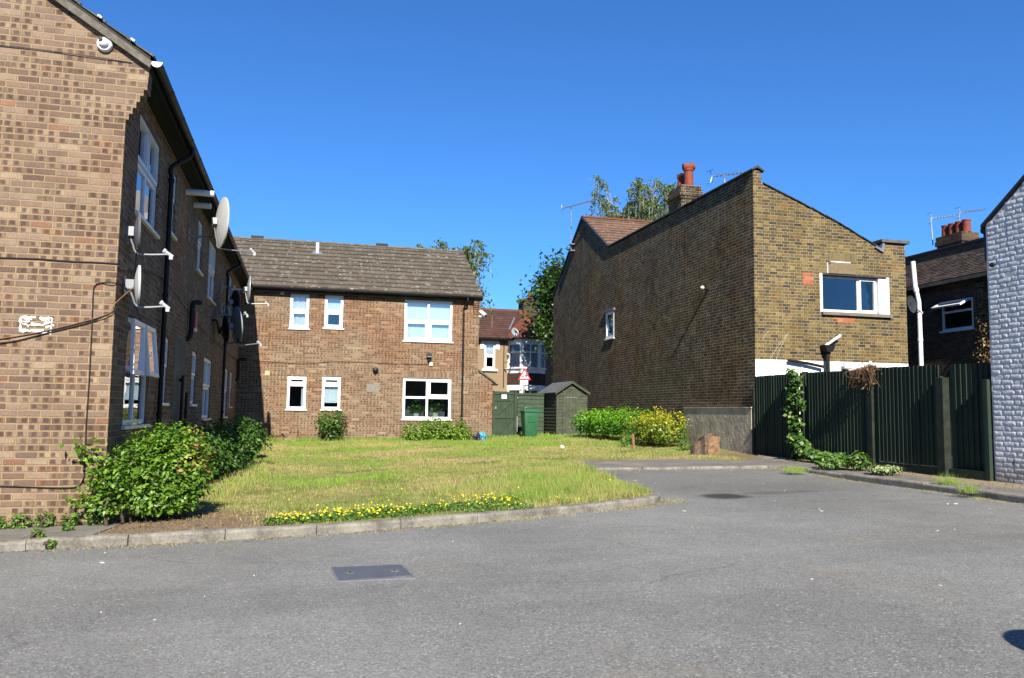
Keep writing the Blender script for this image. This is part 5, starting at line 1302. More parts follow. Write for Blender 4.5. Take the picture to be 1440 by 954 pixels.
for x in (sx0, sx1-.05): q.box(x, x+.05, sy0-.022, sy0+.01, sb, se)
q.build('bargeboard', M['shed_wood'], Sh)
q = MB(); q.box(sx0+.03, sx1-.03, sy0+.03, sy1-.03, -1.2, sb); q.build('plinth', M['concrete'], Sh)
q = MB(); 
for k in range(5): q.box(8.35+.2*k, 8.5+.2*k, sy0-.25+.05*random.random(), sy0-.1, g(8.6, 26.6)-.05, g(8.6, 26.6)+.05+.03*random.random())
tag(q.build('paving_edge', M['concrete'], None), 'broken pale paving stones along the foot of the shed', 'paving')

# ================================================================== pebbledashed terraced house beyond the fence
YT = 42.0; PT = Plane('Y', YT, 1)
TH = thing('terraced_house', 'pebbledashed terraced house beyond the fence with a white bay and red brown roof', 'building', (10, YT, -1))
w = MB(); wall_cells(w, PT, 4, 16.5, -2, 3.86, [(9.15, 9.74, 2.25, 3.62)], .1); w.quad((16.5, YT, -2), (16.5, 50, -2), (16.5, 50, 3.86), (16.5, YT, 3.86)); w.build('wall', M['pebbledash'], TH)
r_ = MB(); r_.prism([(4, YT-.25, 3.86), (4, 45.2, 5.78), (4, 45.2, 5.7), (4, YT-.25, 3.78)], (12.5, 0, 0)); r_.quad((4, 45.2, 5.75), (16.5, 45.2, 5.75), (16.5, 50, 3.8), (4, 50, 3.8)); r_.build('roof', M['roof_underlay'], TH)
tiled_slope('roof_tile', 'red_tile', (4, YT-.26, 3.88), (1, 0, 0), (0, 3.46, 1.92), 46, 14, .272, .283, TH, thick=.02, jitter=.01)
r_ = MB(); r_.box(4, 16.5, 45.1, 45.3, 5.76, 5.87); r_.build('ridge_tile', M['hip_tile'], TH)
gutter(TH, (16, YT-.32, 3.84), (4, YT-.32, 3.84), .07)
window(TH, PT, 9.15, 9.74, 2.25, 3.62, trans=.54, fw=.09, rec=.02, sash=((0, 0),), blind=[('curtain_white', 0, 1, 1, .56)], sill=False)
q = MB(); q.box(9.02, 9.86, YT-.12, YT+.02, 2.14, 2.245); q.box(8.98, 9.92, YT-.05, YT-.001, 3.63, 3.74); q.box(8.93, 9.13, YT-.04, YT-.001, 3.3, 3.629); q.box(9.76, 9.97, YT-.04, YT-.001, 3.3, 3.629); q.build('window_surround', M['old_white_paint'], TH)
# two storey canted bay
def bay(z0, z1, name, mat, holes=True):
    xa, xb, dpt, ch_ = 10.42, 12.5, .8, .55
    return [(xa, YT-.002), (xa+ch_, YT-dpt), (xb-ch_, YT-dpt), (xb, YT-.002)]
fp = bay(0, 1, '', '')
def bay_block(mb, z0, z1, grow=0):
    cx = (fp[0][0]+fp[3][0])/2
    P_ = [(x+(grow if x > cx else -grow), y-(grow if i in (1, 2) else 0)) for i, (x, y) in enumerate(fp)]
    mb.prism([(x, y, z0) for x, y in P_], (0, 0, z1-z0))
q = MB(); bay_block(q, 2.05, 2.35, .0); bay_block(q, 3.55, 3.85, .0); bay_block(q, 2.28, 2.352, .08); bay_block(q, -1.5, -.2, 0); bay_block(q, 1.15, 1.42, .02)
for i in range(3):
    a = Vector((*fp[i], 0)); b = Vector((*fp[i+1], 0)); t = (b-a).normalized()
    for f_ in ((0, .12), (.88, 1)) if i != 1 else ((0, .1), (.47, .53), (.9, 1)):
        for (z0, z1) in ((2.352, 3.55), (-.2, 1.15)):
            p0, p1 = a+(b-a)*f_[0], a+(b-a)*f_[1]; nrm = Vector((-t.y, t.x, 0))
            q.prism([(p0.x, p0.y, z0), (p1.x, p1.y, z0), (p1.x+nrm.x*.1, p1.y+nrm.y*.1, z0), (p0.x+nrm.x*.1, p0.y+nrm.y*.1, z0)], (0, 0, z1-z0))
    for zc in (3.12, .72):
        nrm = Vector((-t.y, t.x, 0)); q.prism([(a.x+nrm.x*.02, a.y+nrm.y*.02, zc), (b.x+nrm.x*.02, b.y+nrm.y*.02, zc), (b.x+nrm.x*.08, b.y+nrm.y*.08, zc), (a.x+nrm.x*.08, a.y+nrm.y*.08, zc)], (0, 0, .07))
by_ = q.build('bay_window', M['old_white_paint'], TH)
for (z0, z1) in ((2.352, 3.55), (-.2, 1.15)):
    q = MB()
    for i in range(3):
        a = Vector((*fp[i], 0)); b = Vector((*fp[i+1], 0)); t = (b-a).normalized(); nrm = Vector((-t.y, t.x, 0))*.05
        q.quad((a.x+nrm.x, a.y+nrm.y, z0), (b.x+nrm.x, b.y+nrm.y, z0), (b.x+nrm.x, b.y+nrm.y, z1), (a.x+nrm.x, a.y+nrm.y, z1))
    q.build('pane', M['window_glass'], by_)
q = MB()
for (z0, z1) in ((2.36, 3.54),):
    q.prism([(10.62, YT-.15, z0), (11.0, YT-.66, z0), (11.9, YT-.66, z0), (12.3, YT-.15, z0), (12.3, YT-.13, z0), (11.9, YT-.64, z0), (11.0, YT-.64, z0), (10.62, YT-.13, z0)], (0, 0, z1-z0))
q.build('curtain', M['curtain_white'], by_)  # its full white stands in for the bright reflection in the bay panes
q = MB(); bay_block(q, 1.42, 2.05, .015); q.build('tile_hanging', M['red_tile_hung'], TH)
apx = (11.5, YT+1.9, 5.5)
q = MB(); P_ = [(fp[0][0]-.15, YT+.1, 3.86), (fp[1][0]-.1, YT-1.0, 3.86), (fp[2][0]+.1, YT-1.0, 3.86), (fp[3][0]+.15, YT+.1, 3.86)]
a2 = (11.42, YT+.05, 5.42); rb_ = (11.42, YT+2.2, 5.42)
q.add(P_+[a2, rb_], [(0, 1, 4), (1, 2, 4), (2, 3, 4), (0, 4, 5), (3, 5, 4)]); bro = q.build('bay_roof', M['hip_tile'], TH)
q = MB()
for (a, b) in ((P_[1], a2), (P_[2], a2)): q.tube([a, b], .07, 8)
q.build('hip_tile', M['hip_tile'], bro)
q = MB(); q.tube([P_[0], (11.2, YT+1.7, 5.2)], .05, 6); q.build('flashing', M['lead'], bro)
c0 = pY(743, 470, 45.0); q = MB(); q.box(c0.x-.35, c0.x+.5, 44.8, 46, 5.2, 6.35); q.box(c0.x-.4, c0.x+.55, 44.75, 46.05, 6.351, 6.5); ck = q.build('chimney', M['dark_brick'], TH)
q = MB(); q.lathe([(.14, 6.5), (.12, 6.55), (.11, 6.95), (.13, 7.0), (.1, 7.0)], (c0.x+.1, 45.2, 0), (0, 0, 1), 14); q.build('chimney_pot', M['terracotta'], ck)
dish('satellite_dish', 'small grey dish on the red brown roof above the white bay', pY(724, 467, YT-1.15), (.35, -.85, .3), .24, tuple(pY(720, 474, YT-.4)), 'dish_grey', .25, grp=None)
q = MB(); a = pY(709, 482, YT-.06); b = pY(708, 545, YT-.06); q.tube([a, b], .022, 6); tag(q.build('cable', M['cable_black'], None), 'thin cable running down the pebbledashed front beside the white bay', 'cable')

# warning sign with two running children, and its plate
YSg = 36.0
sg = thing('road_sign', 'red bordered triangular warning sign with two children, standing beyond the fence', 'road sign', (9.73, YSg, g(9.7, 34)-.1))
ctr = pY(737.5, 529, YSg); R_ = .37
def tri(rad, rr, y):
    P_ = []
    for k in range(3):
        th = pi/2+2*pi*k/3; cc = Vector((ctr.x+math.cos(th)*(rad-rr*2), 0, ctr.z+math.sin(th)*(rad-rr*2)))
        for j in range(5):
            t_ = th-pi/3+(2*pi/3)*j/4; P_.append((cc.x+math.cos(t_)*rr, y, cc.z+math.sin(t_)*rr))
    return P_
q = MB(); q.prism(tri(R_, .03, YSg), (0, .02, 0)); tp_ = q.build('sign_face', M['sign_red'], sg)
q = MB(); q.prism(tri(R_*.68, .012, YSg-.004), (0, .003, 0)); q.build('white_field', M['red_white_sign'], tp_)
ch_ = MB()
def fig(x, z, h, m_):
    def P3(a, b): return (x+a*h*m_, YSg-.009, z+b*h)
    ch_.prism([(x+math.cos(k*pi/5)*h*.09+.0*m_, YSg-.009, z+h*.9+math.sin(k*pi/5)*h*.1) for k in range(10)], (0, .003, 0))
    for pts in ([(-.1, .78), (.12, .78), (.15, .4), (-.12, .4)], [(-.12, .42), (.02, .42), (-.1, .2), (-.2, .0), (-.3, .02), (-.2, .22)], [(.02, .42), (.15, .42), (.2, .2), (.34, .06), (.24, .0), (.1, .18)], [(.1, .76), (.34, .56), (.3, .5), (.08, .64)], [(-.1, .76), (-.3, .52), (-.25, .47), (-.06, .62)]):
        ch_.prism([P3(a, b) for a, b in pts], (0, .003, 0))
fig(ctr.x-.075, ctr.z-.13, .2, 1); fig(ctr.x+.075, ctr.z-.13, .24, 1)
ch_.build('pictogram', M['sign_black'], tp_)
pc = pY(737, 538, YSg); q = MB(); q.box(pc.x-.19, pc.x+.19, YSg, YSg+.012, pc.z-.1, pc.z+.1); pl_ = q.build('plate', M['red_white_sign'], sg, bevel=.004)
cu = bpy.data.curves.new('lettering', 'FONT'); cu.body = 'Patrol'; cu.size = .15; cu.align_x = 'CENTER'; cu.align_y = 'CENTER'; cu.extrude = .001
tx = bpy.data.objects.new('lettering_curve', cu); COL.objects.link(tx)
bpy.context.view_layer.update()
me = bpy.data.meshes.new_from_object(tx.evaluated_get(bpy.context.evaluated_depsgraph_get())); bpy.data.objects.remove(tx)
me.transform(Matrix.Translation((pc.x, YSg-.003, pc.z)) @ Matrix.Rotation(pi/2, 4, 'X')); link_mesh('lettering', me, M['sign_black'], pl_)
q = MB(); q.tube([(ctr.x, YSg+.05, g(9.7, 34)-.3), (ctr.x, YSg+.05, ctr.z+.2)], .035, 10); q.build('post', M['metal'], sg)

# ================================================================== manhole, stump, litter, sack
cn = [pG(467, 800, -.1), pG(564, 796, -.1), pG(577, 811, -.1), pG(477, 818.5, -.1)]
mc = (cn[0]+cn[1]+cn[2]+cn[3])/4
Mh = thing('manhole_cover', 'rectangular steel inspection cover set in the grey asphalt', 'manhole cover', (mc.x, mc.y, mc.z))
q = MB(); q.prism([tuple(c+Vector((0, 0, .012))) for c in cn], (0, 0, -.05)); t = T('cover_steel'); P, N = t.pos(); x_, y_, z_ = t.xyz(P)
ch1 = t.m('SINE', (x_+y_)*260.)*t.m('SINE', (x_-y_)*260.); n1 = t.noise(P, 7., 4.)
t.bsdf(t.mix(n1, (.1, .108, .12), (.17, .185, .21)), t.lerp(n1, .34, .55), .5, .55, t.bump(ch1, .4, .003)); M['cover_steel'] = t.mat
q.build('plate', M['cover_steel'], Mh)
t1, t2 = (cn[1]-cn[0]), (cn[3]-cn[0])
q = MB()
for (u0, v0, u1, v1) in ((-.02, -.04, 1.02, 0), (-.02, 1, 1.02, 1.04), (-.02, 0, -.001, 1), (1.001, 0, 1.02, 1)):
    q.prism([tuple(cn[0]+t1*a+t2*b+Vector((0, 0, .01))) for a, b in ((u0, v0), (u1, v0), (u1, v1), (u0, v1))], (0, 0, -.04))
q.build('frame', M['metal'], Mh)
for u in (.2, .82):
    c = cn[0]+t1*u+t2*.5; q = MB(); q.lathe([(0, .0), (.042, .0), (.04, .004), (0, .004)], c+Vector((0, 0, .0125)), (0, 0, 1), 18); k_ = q.build('lifting_eye', M['concrete'], Mh)
    q = MB(); q.cbox(c+Vector((0, 0, .018)), .012, .035, .004); q.build('keyhole', M['black_plastic'], k_)
for (u, v, w_) in ((.36, .45, .07), (.44, .62, .1), (.5, .66, .09), (.68, .4, .08)):
    pass
st0 = pG(992, 639); st = thing('tree_stump', 'split tree stump in front of the rendered plinth', 'tree stump', tuple(st0))
def stump(cx, cy, z0, h, r, cut):
    n = 14; vs = []; 
    for k in range(n):
        th = 2*pi*k/n; rr = r*(1+.14*math.sin(th*3+1)+.07*math.sin(th*7)); vs.append((cx+math.cos(th)*rr*1.12, cy+math.sin(th)*rr*1.12, z0-.05))
    for k in range(n):
        th = 2*pi*k/n; rr = r*(1+.14*math.sin(th*3+1)+.07*math.sin(th*7)); zz = z0+h+cut[0]*math.cos(th)*rr+cut[1]*math.sin(th)*rr; vs.append((cx+math.cos(th)*rr, cy+math.sin(th)*rr, zz))
    return vs, n
vs, n = stump(st0.x+.06, st0.y+.05, st0.z, .4, .19, (.15, -.45))
MB().add(vs, [(k, (k+1) % n, n+(k+1) % n, n+k) for k in range(n)]).build('trunk', M['stump_bark'], st)
MB().add(vs, [tuple(range(n, 2*n))]).build('cut_face', M['cut_wood'], st)
vs, n = stump(st0.x-.22, st0.y+.02, st0.z, .24, .12, (.45, -.5)); m1 = MB().add(vs, [(k, (k+1) % n, n+(k+1) % n, n+k) for k in range(n)]+[tuple(range(n, 2*n))]); m1.build('side_stem', M['stump_bark'], st)
a = st0+Vector((.0, -.1, 0)); q = MB(); q.prism([(a.x-.04, a.y-.1, a.z), (a.x+.26, a.y-.06, a.z), (a.x+.3, a.y-.03, a.z+.4), (a.x+.1, a.y-.05, a.z+.42), (a.x, a.y-.07, a.z+.3)], (.02, .05, 0)); q.build('split_face', M['cut_wood'], st)
c = pG(678, 620); root = thing('rubbish_bag', 'crumpled blue and black plastic bags by the foot of the brick wall', 'rubbish', tuple(c))
for (dx, r_, mt, nm) in ((-.1, .13, 'litter_dark', 'dark_bag'), (.07, .14, 'litter_blue', 'blue_bag')):
    bm = bmesh.new(); bmesh.ops.create_icosphere(bm, subdivisions=3, radius=r_)
    for v in bm.verts: v.co *= 1+random.uniform(-.25, .2); v.co.z *= 1.1; v.co += Vector((c.x+dx, c.y+.3, c.z+r_*.9))
    me = bpy.data.meshes.new(nm); bm.to_mesh(me); bm.free(); link_mesh(nm, me, M[mt], root)
c = pG(790, 632.5); q = MB(); q.lathe([(0, 0), (.055, 0), (.065, .04), (.05, .07), (.02, .075), (0, .075)], c+Vector((0, 0, .04)), (.4, -.2, 1), 9); tag(q.build('litter', M['litter_white'], None), 'white plastic tub lying on the grass', 'litter')
q = MB()
for _ in range(36):
    px, py = (random.uniform(860, 1400), random.uniform(664, 720)) if random.random() < .6 else (random.uniform(0, 1440), random.uniform(735, 900))
    c = pG(px, py, -.1)
    if c.y > 14 or c.x > 8.8 or c.y < 2: continue
    s_ = random.uniform(.005, .011) if random.random() < .93 else .022; q.cbox(c+Vector((0, 0, .005)), s_*2, s_, .006, Matrix.Rotation(random.uniform(0, 3), 3, 'Z'))
o = q.build('grit', M['litter_white']); o['kind'] = 'stuff'
# dead leaves and grit along the kerb
n = 900; ii = RNG.integers(0, len(KL), n); K_ = np.array([(q.x, q.y) for q in KL]); XY = K_[ii]+np.stack([RNG.uniform(-.06, .06, n), -RNG.exponential(.05, n)-.01], 1)
m = (XY[:, 0] > -3.4) & (XY[:, 0] < 4.8) & (wav(XY[:, 0], XY[:, 1], 1.7) > .35); XY = XY[m]
Z = np.array([zroad(a, b) for a, b in XY])+.006
o = cloud_mesh('leaf_litter', leaf_quads(np.c_[XY, Z], .022, 2.), None, RNG.uniform(0, .6, len(XY)), M['dry_stem']); o['kind'] = 'stuff'
n = 1500; X = RNG.uniform(-1.9, .2, n); Y = RNG.uniform(9.2, 10.6, n); Z = np.array([bumpz(a, b) for a, b in zip(X, Y)])+.008
o = cloud_mesh('leaf_litter', leaf_quads(np.stack([X, Y, Z], 1), .025, 2.), None, RNG.uniform(0, 1, n), M['dry_stem']); o['kind'] = 'stuff'
n = 1300; Y = RNG.uniform(8.6, 17.3, n); X = 9.2+RNG.uniform(0, .9, n)*np.where(Y > 15, 1.2, 1); Z = np.array([g(a, b) for a, b in zip(X, Y)])+.008
m = wav(X, Y, 2.3) > .3; o = cloud_mesh('leaf_litter', leaf_quads(np.stack([X, Y, Z], 1)[m], .03, 2.), None, RNG.uniform(.2, 1, m.sum()), M['dry_stem']); o['kind'] = 'stuff'

# ================================================================== shrubs, climbers, weeds
def edge_warm(cx):                       # new bronze growth on one side
    def f(P_, d): return np.clip(RNG.uniform(.1, .78, len(P_))+np.where((P_[:, 0] > cx) & (P_[:, 2] > -.75) & (RNG.uniform(0, 1, len(P_)) < .6), .42, 0), 0, 1)
    return f
b0 = (-1.42, 10.45, g(-1.42, 10.45))
shrub('shrub', 'large glossy shrub at the sunlit corner of the brick block, bronze on its right side', 'shrub',
      [(-1.72, 10.2, -.72, .32, .34, .44), (-1.48, 10.3, -.66, .32, .36, .43), (-1.3, 10.38, -.66, .25, .3, .4), (-1.72, 10.08, -.92, .28, .22, .3), (-1.5, 10.45, -.6, .32, .34, .4), (-1.92, 10.03, -.78, .16, .14, .24), (-1.5, 10.15, -1.02, .36, .26, .22), (-1.3, 10.3, -.9, .22, .26, .3), (-2.02, 9.84, -.8, .15, .1, .2), (-2.05, 9.86, -1.05, .14, .1, .16)],
      13000, .056, 'bush_leaf', b0, zmin=.05, tint=edge_warm(-1.36), stems=9, clump=7)
sp = [(-2.2, 9.86, -.5), (-2.32, 9.84, -.46), (-2.22, 9.85, -.86), (-2.1, 9.82, -.78), (-2.3, 9.85, -.98), (-2.28, 9.82, -1.04), (-2.05, 9.85, -.62), (-2.15, 9.83, -.7)]
root = thing('shrub', 'straggling leafy side shoots spreading across the foot of the gable', 'shrub', (-2.1, 9.86, g(-2.1, 9.86)))
C = np.concatenate([np.array(p_)+RNG.normal(size=(34, 3))*[.07, .035, .06] for p_ in sp]); cloud_mesh('foliage', leaf_quads(C, .07, .2), None, RNG.uniform(.2, .85, len(C)), M['bush_leaf'], root)
q = MB()
for p_ in sp: q.tube(smooth_path([(-1.8, 10.05, p_[2]-.15), ((p_[0]-1.85)/2, 9.9, p_[2]-.1), p_], 4), .008, 5)
q.build('stem', M['bark'], root)
c = pG(318, 668); print('bush2', c)
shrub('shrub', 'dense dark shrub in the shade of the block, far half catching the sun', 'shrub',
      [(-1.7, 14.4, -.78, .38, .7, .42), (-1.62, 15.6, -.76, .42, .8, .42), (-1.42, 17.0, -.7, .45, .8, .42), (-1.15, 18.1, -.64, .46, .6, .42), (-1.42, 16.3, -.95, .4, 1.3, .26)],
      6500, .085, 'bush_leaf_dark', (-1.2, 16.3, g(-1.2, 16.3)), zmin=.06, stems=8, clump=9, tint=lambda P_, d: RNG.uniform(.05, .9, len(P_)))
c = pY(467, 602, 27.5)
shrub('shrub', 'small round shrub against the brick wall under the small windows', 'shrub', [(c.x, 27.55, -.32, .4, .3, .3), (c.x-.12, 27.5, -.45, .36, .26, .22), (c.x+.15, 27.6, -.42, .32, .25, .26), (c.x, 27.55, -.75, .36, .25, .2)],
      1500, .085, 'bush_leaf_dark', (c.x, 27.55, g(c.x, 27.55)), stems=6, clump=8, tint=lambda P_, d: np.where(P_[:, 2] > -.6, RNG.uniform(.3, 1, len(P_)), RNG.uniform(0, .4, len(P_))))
c = pY(615, 606, 27.3)
shrub('shrub', 'wide low shrub beneath the large ground floor window', 'shrub', [(c.x-.55, 27.35, -.72, .6, .4, .33), (c.x, 27.3, -.62, .6, .42, .36), (c.x+.55, 27.35, -.65, .58, .4, .37), (c.x+.85, 27.4, -.8, .35, .3, .28), (c.x-.8, 27.4, -.85, .35, .3, .2)],
      4200, .085, 'bush_leaf', (c.x, 27.3, g(c.x, 27.3)), zmin=.03, stems=5, clump=9, tint=lambda P_, d: RNG.uniform(.15, .86, len(P_)))
def hz_(px, py, X_): return pX(px, py, X_)
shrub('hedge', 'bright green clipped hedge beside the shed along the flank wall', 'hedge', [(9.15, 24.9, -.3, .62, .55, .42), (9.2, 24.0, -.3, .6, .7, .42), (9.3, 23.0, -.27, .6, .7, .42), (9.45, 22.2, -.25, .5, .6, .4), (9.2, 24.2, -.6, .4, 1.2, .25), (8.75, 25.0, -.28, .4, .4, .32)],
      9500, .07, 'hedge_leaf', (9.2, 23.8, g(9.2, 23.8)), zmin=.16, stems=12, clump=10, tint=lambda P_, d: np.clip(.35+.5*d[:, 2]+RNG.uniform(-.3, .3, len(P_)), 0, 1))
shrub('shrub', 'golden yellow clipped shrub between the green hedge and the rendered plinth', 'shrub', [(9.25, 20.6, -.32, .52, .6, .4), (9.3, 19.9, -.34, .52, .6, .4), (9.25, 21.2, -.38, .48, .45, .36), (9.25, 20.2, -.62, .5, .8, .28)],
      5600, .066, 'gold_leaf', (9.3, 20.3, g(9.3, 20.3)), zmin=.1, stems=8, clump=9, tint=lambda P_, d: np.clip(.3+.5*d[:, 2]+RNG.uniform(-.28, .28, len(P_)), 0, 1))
c = pG(881, 629); shrub('shrub', 'little upright green shrub between hedge and golden shrub', 'shrub', [(c.x, c.y+.1, c.z+.22, .14, .14, .24)], 420, .045, 'hedge_leaf', tuple(c), stems=2, tint=lambda P_, d: RNG.uniform(.1, .5, len(P_)))
for (px, py, lab) in ((878, 627, 'pale stump post left of the little upright shrub'), (891, 630, 'pale leaning stump post right of the little upright shrub')):
    c = pG(px, py); q = MB(); q.tube([(c.x, c.y, c.z-.1), (c.x-.02, c.y, c.z+.36)], .04, 8); tag(q.build('timber_stake', M['cut_wood'], None), lab, 'stake')
c = pG(964, 634); shrub('weed', 'small grey green weed at the foot of the rendered plinth', 'weed', [(c.x, c.y, c.z+.13, .2, .14, .15)], 260, .05, 'weed_leaf', tuple(c), stems=1, tint=lambda P_, d: RNG.uniform(0, .5, len(P_)))

# climber up the fence post and along its foot
xf = XR-.17
iv = []
for k in range(46):
    z = -.85+1.78*k/45; iv.append((xf-.02+random.uniform(-.04, .03), 15.16+random.uniform(-.1, .12)-.05*math.sin(k*.5), z, .1, .11+.1*random.random()+(.12 if .1 < z < .5 else 0), .08))
for k in range(16): iv.append((xf-.12+random.uniform(-.1, .06), 15.0-.12*k*.9+random.uniform(-.1, .1), -.82+.1*math.exp(-k*.2)+.28*math.exp(-((k-0)/3.)**2), .18, .16, .13))
root = shrub('ivy', 'ivy climbing the fence post and spilling along the foot of the dark green fence', 'climber', iv, 2600, .085, 'ivy_leaf', (xf, 15.1, g(xf, 15.1)), zmin=.01, stems=0, tint=lambda P_, d: RNG.uniform(.1, .95, len(P_)), ratio=.85) if False else None
root = thing('ivy', 'ivy climbing the fence post and spilling along the foot of the dark green fence', 'climber', (xf, 15.1, g(xf, 15.1)))
P_, d_ = blob_points(iv, 2500, .3); P_[:, 2] = np.maximum(P_[:, 2], -.9); P_[:, 0] = np.minimum(P_[:, 0], XR-.075)
cloud_mesh('foliage', leaf_quads(P_, .085, .3, d_*.4+np.array([-.5, -.3, .2]), .85), None, RNG.uniform(.1, .95, len(P_)), M['ivy_leaf'], root)
q = MB(); q.tube(smooth_path([(xf+.06, 15.1, -.9), (xf+.05, 15.15, -.3), (xf+.06, 15.12, .3), (xf+.05, 15.15, .9)], 4), .014, 6); q.build('stem', M['bark'], root)
# dry tangle over the top of the fence
root = thing('dead_climber', 'brown dry tangle of stems hanging over the top of the fence', 'climber', (XR, 13.0, .9))
q = MB()
for k in range(44):
    y = 13.0+random.uniform(-.25, .3); p0 = Vector((XR+.05, y, .9)); p1 = Vector((XR-.12-random.random()*.14, y+random.uniform(-.2, .2), .86+random.uniform(-.05, .1))); p2 = p1+Vector((random.uniform(-.05, .08), random.uniform(-.25, .25), random.uniform(-.38, -.08)))
    q.tube(smooth_path([p0, p1, p2], 3), .004, 4, False)
q.build('stem', M['rust_cable'], root)
C = np.stack([XR-.16+RNG.normal(0, .06, 110), 13.0+RNG.normal(0, .17, 110), .72+RNG.normal(0, .12, 110)], 1); cloud_mesh('foliage', leaf_quads(C, .045, 0.), None, RNG.uniform(.2, 1, 110), M['dry_stem'], root)
root = thing('dead_climber', 'rusty brown creeper on the dark house beside the white wall', 'climber', (17.0, 17.4, 1))
n = 900; zz = RNG.uniform(.9, 3.5, n); C = np.stack([16.93+RNG.normal(0, .03, n), 17.35+RNG.normal(0, .16, n)*(1.3-.25*zz), zz], 1)
cloud_mesh('foliage', leaf_quads(C, .075, 0., np.array([-.8, -.3, .2])), None, RNG.uniform(0, 1, n), M['dry_stem'], root)
q = MB()
for k in range(6): q.tube(smooth_path([(16.95, 17.35+.05*k-.12, -1.2), (16.95, 17.3+.06*k-.1, 1.2), (16.95, 17.25+.1*k-.15, 3.3)], 4), .012, 5)
q.build('stem', M['rust_cable'], root)
# plants at the foot of the fence
for (px, py, r_, h, n_, mt, lab) in ((1172, 660, .32, .24, 500, 'weed_leaf', 'bushy weed at the foot of the fence beside the ivy'), (1208, 662, .2, .3, 300, 'ivy_leaf', 'upright leafy weed at the middle fence post'), (1243, 668, .26, .14, 420, 'pale_leaf', 'pale variegated plant at the foot of the fence')):
    c = pG(px, py); shrub('weed', lab, 'weed', [(c.x, c.y, c.z+h*.5, r_, r_*1.1, h*.6)], n_, .075, mt, tuple(c), zmin=.01, stems=2, tint=lambda P_, d: RNG.uniform(0, 1, len(P_)))
def grass_tuft(px, py, h, n_, r_, lab, tnt=.65):
    c = pG(px, py); X = RNG.normal(c.x, r_, n_); Y = RNG.normal(c.y, r_, n_); X, Y = np.clip(X, c.x-1.3*r_, c.x+1.3*r_), np.clip(Y, c.y-1.3*r_, c.y+1.3*r_); hh_ = h*RNG.uniform(.4, 1.2, n_); lt = RNG.uniform(0, 2*pi, n_); ln = hh_*RNG.uniform(.1, .9, n_)
    V = np.stack([np.stack([X-.005, Y, np.full(n_, c.z-.03)], 1), np.stack([X+.005, Y+.003, np.full(n_, c.z-.03)], 1), np.stack([X+np.cos(lt)*ln, Y+np.sin(lt)*ln, c.z+hh_], 1)], 1)
    tag(cloud_mesh('grass_tuft', V, None, RNG.normal(tnt, .2, n_), M['grass_blade']), lab, 'grass tuft')
grass_tuft(1335, 681, .16, 150, .1, 'grass tuft at the foot of the right fence post')
grass_tuft(1362, 690, .14, 90, .08, 'grass tuft at the kerb near the white wall')
grass_tuft(1118, 662, .1, 160, .12, 'low grass tuft in the corner of the kerb by the fence')
for (px, py, r_, lab) in ((15, 737, .1, 'first small weed from the left edge at the foot of the gable'), (40, 738, .12, 'low weed row in the joint at the foot of the gable'), (81, 733, .12, 'tallest green weed at the foot of the gable'), (101, 739, .1, 'weed nearest the shrub at the foot of the gable'), (94, 747, .06, 'tiny weed on the concrete slab'), (52, 757, .07, 'pale weed in the joint between slab and kerb'), (71, 769, .05, 'tiny weed at the kerb face below the slabs'), (191, 762, .06, 'tiny weed at the kerb face below the shrub'), (148, 733, .14, 'grey green weed at the corner of the brick block')):
    c = pG(px, py); 
    if py > 760: c = pG(px, py, -.07)
    shrub('weed', lab, 'weed', [(c.x, min(c.y, 9.93), c.z+r_*.6, r_, r_*.6, r_*.8)], int(1500*r_)+50, .035, 'weed_leaf', tuple(c), stems=0+1, tint=lambda P_, d: RNG.uniform(.2, 1, len(P_)))

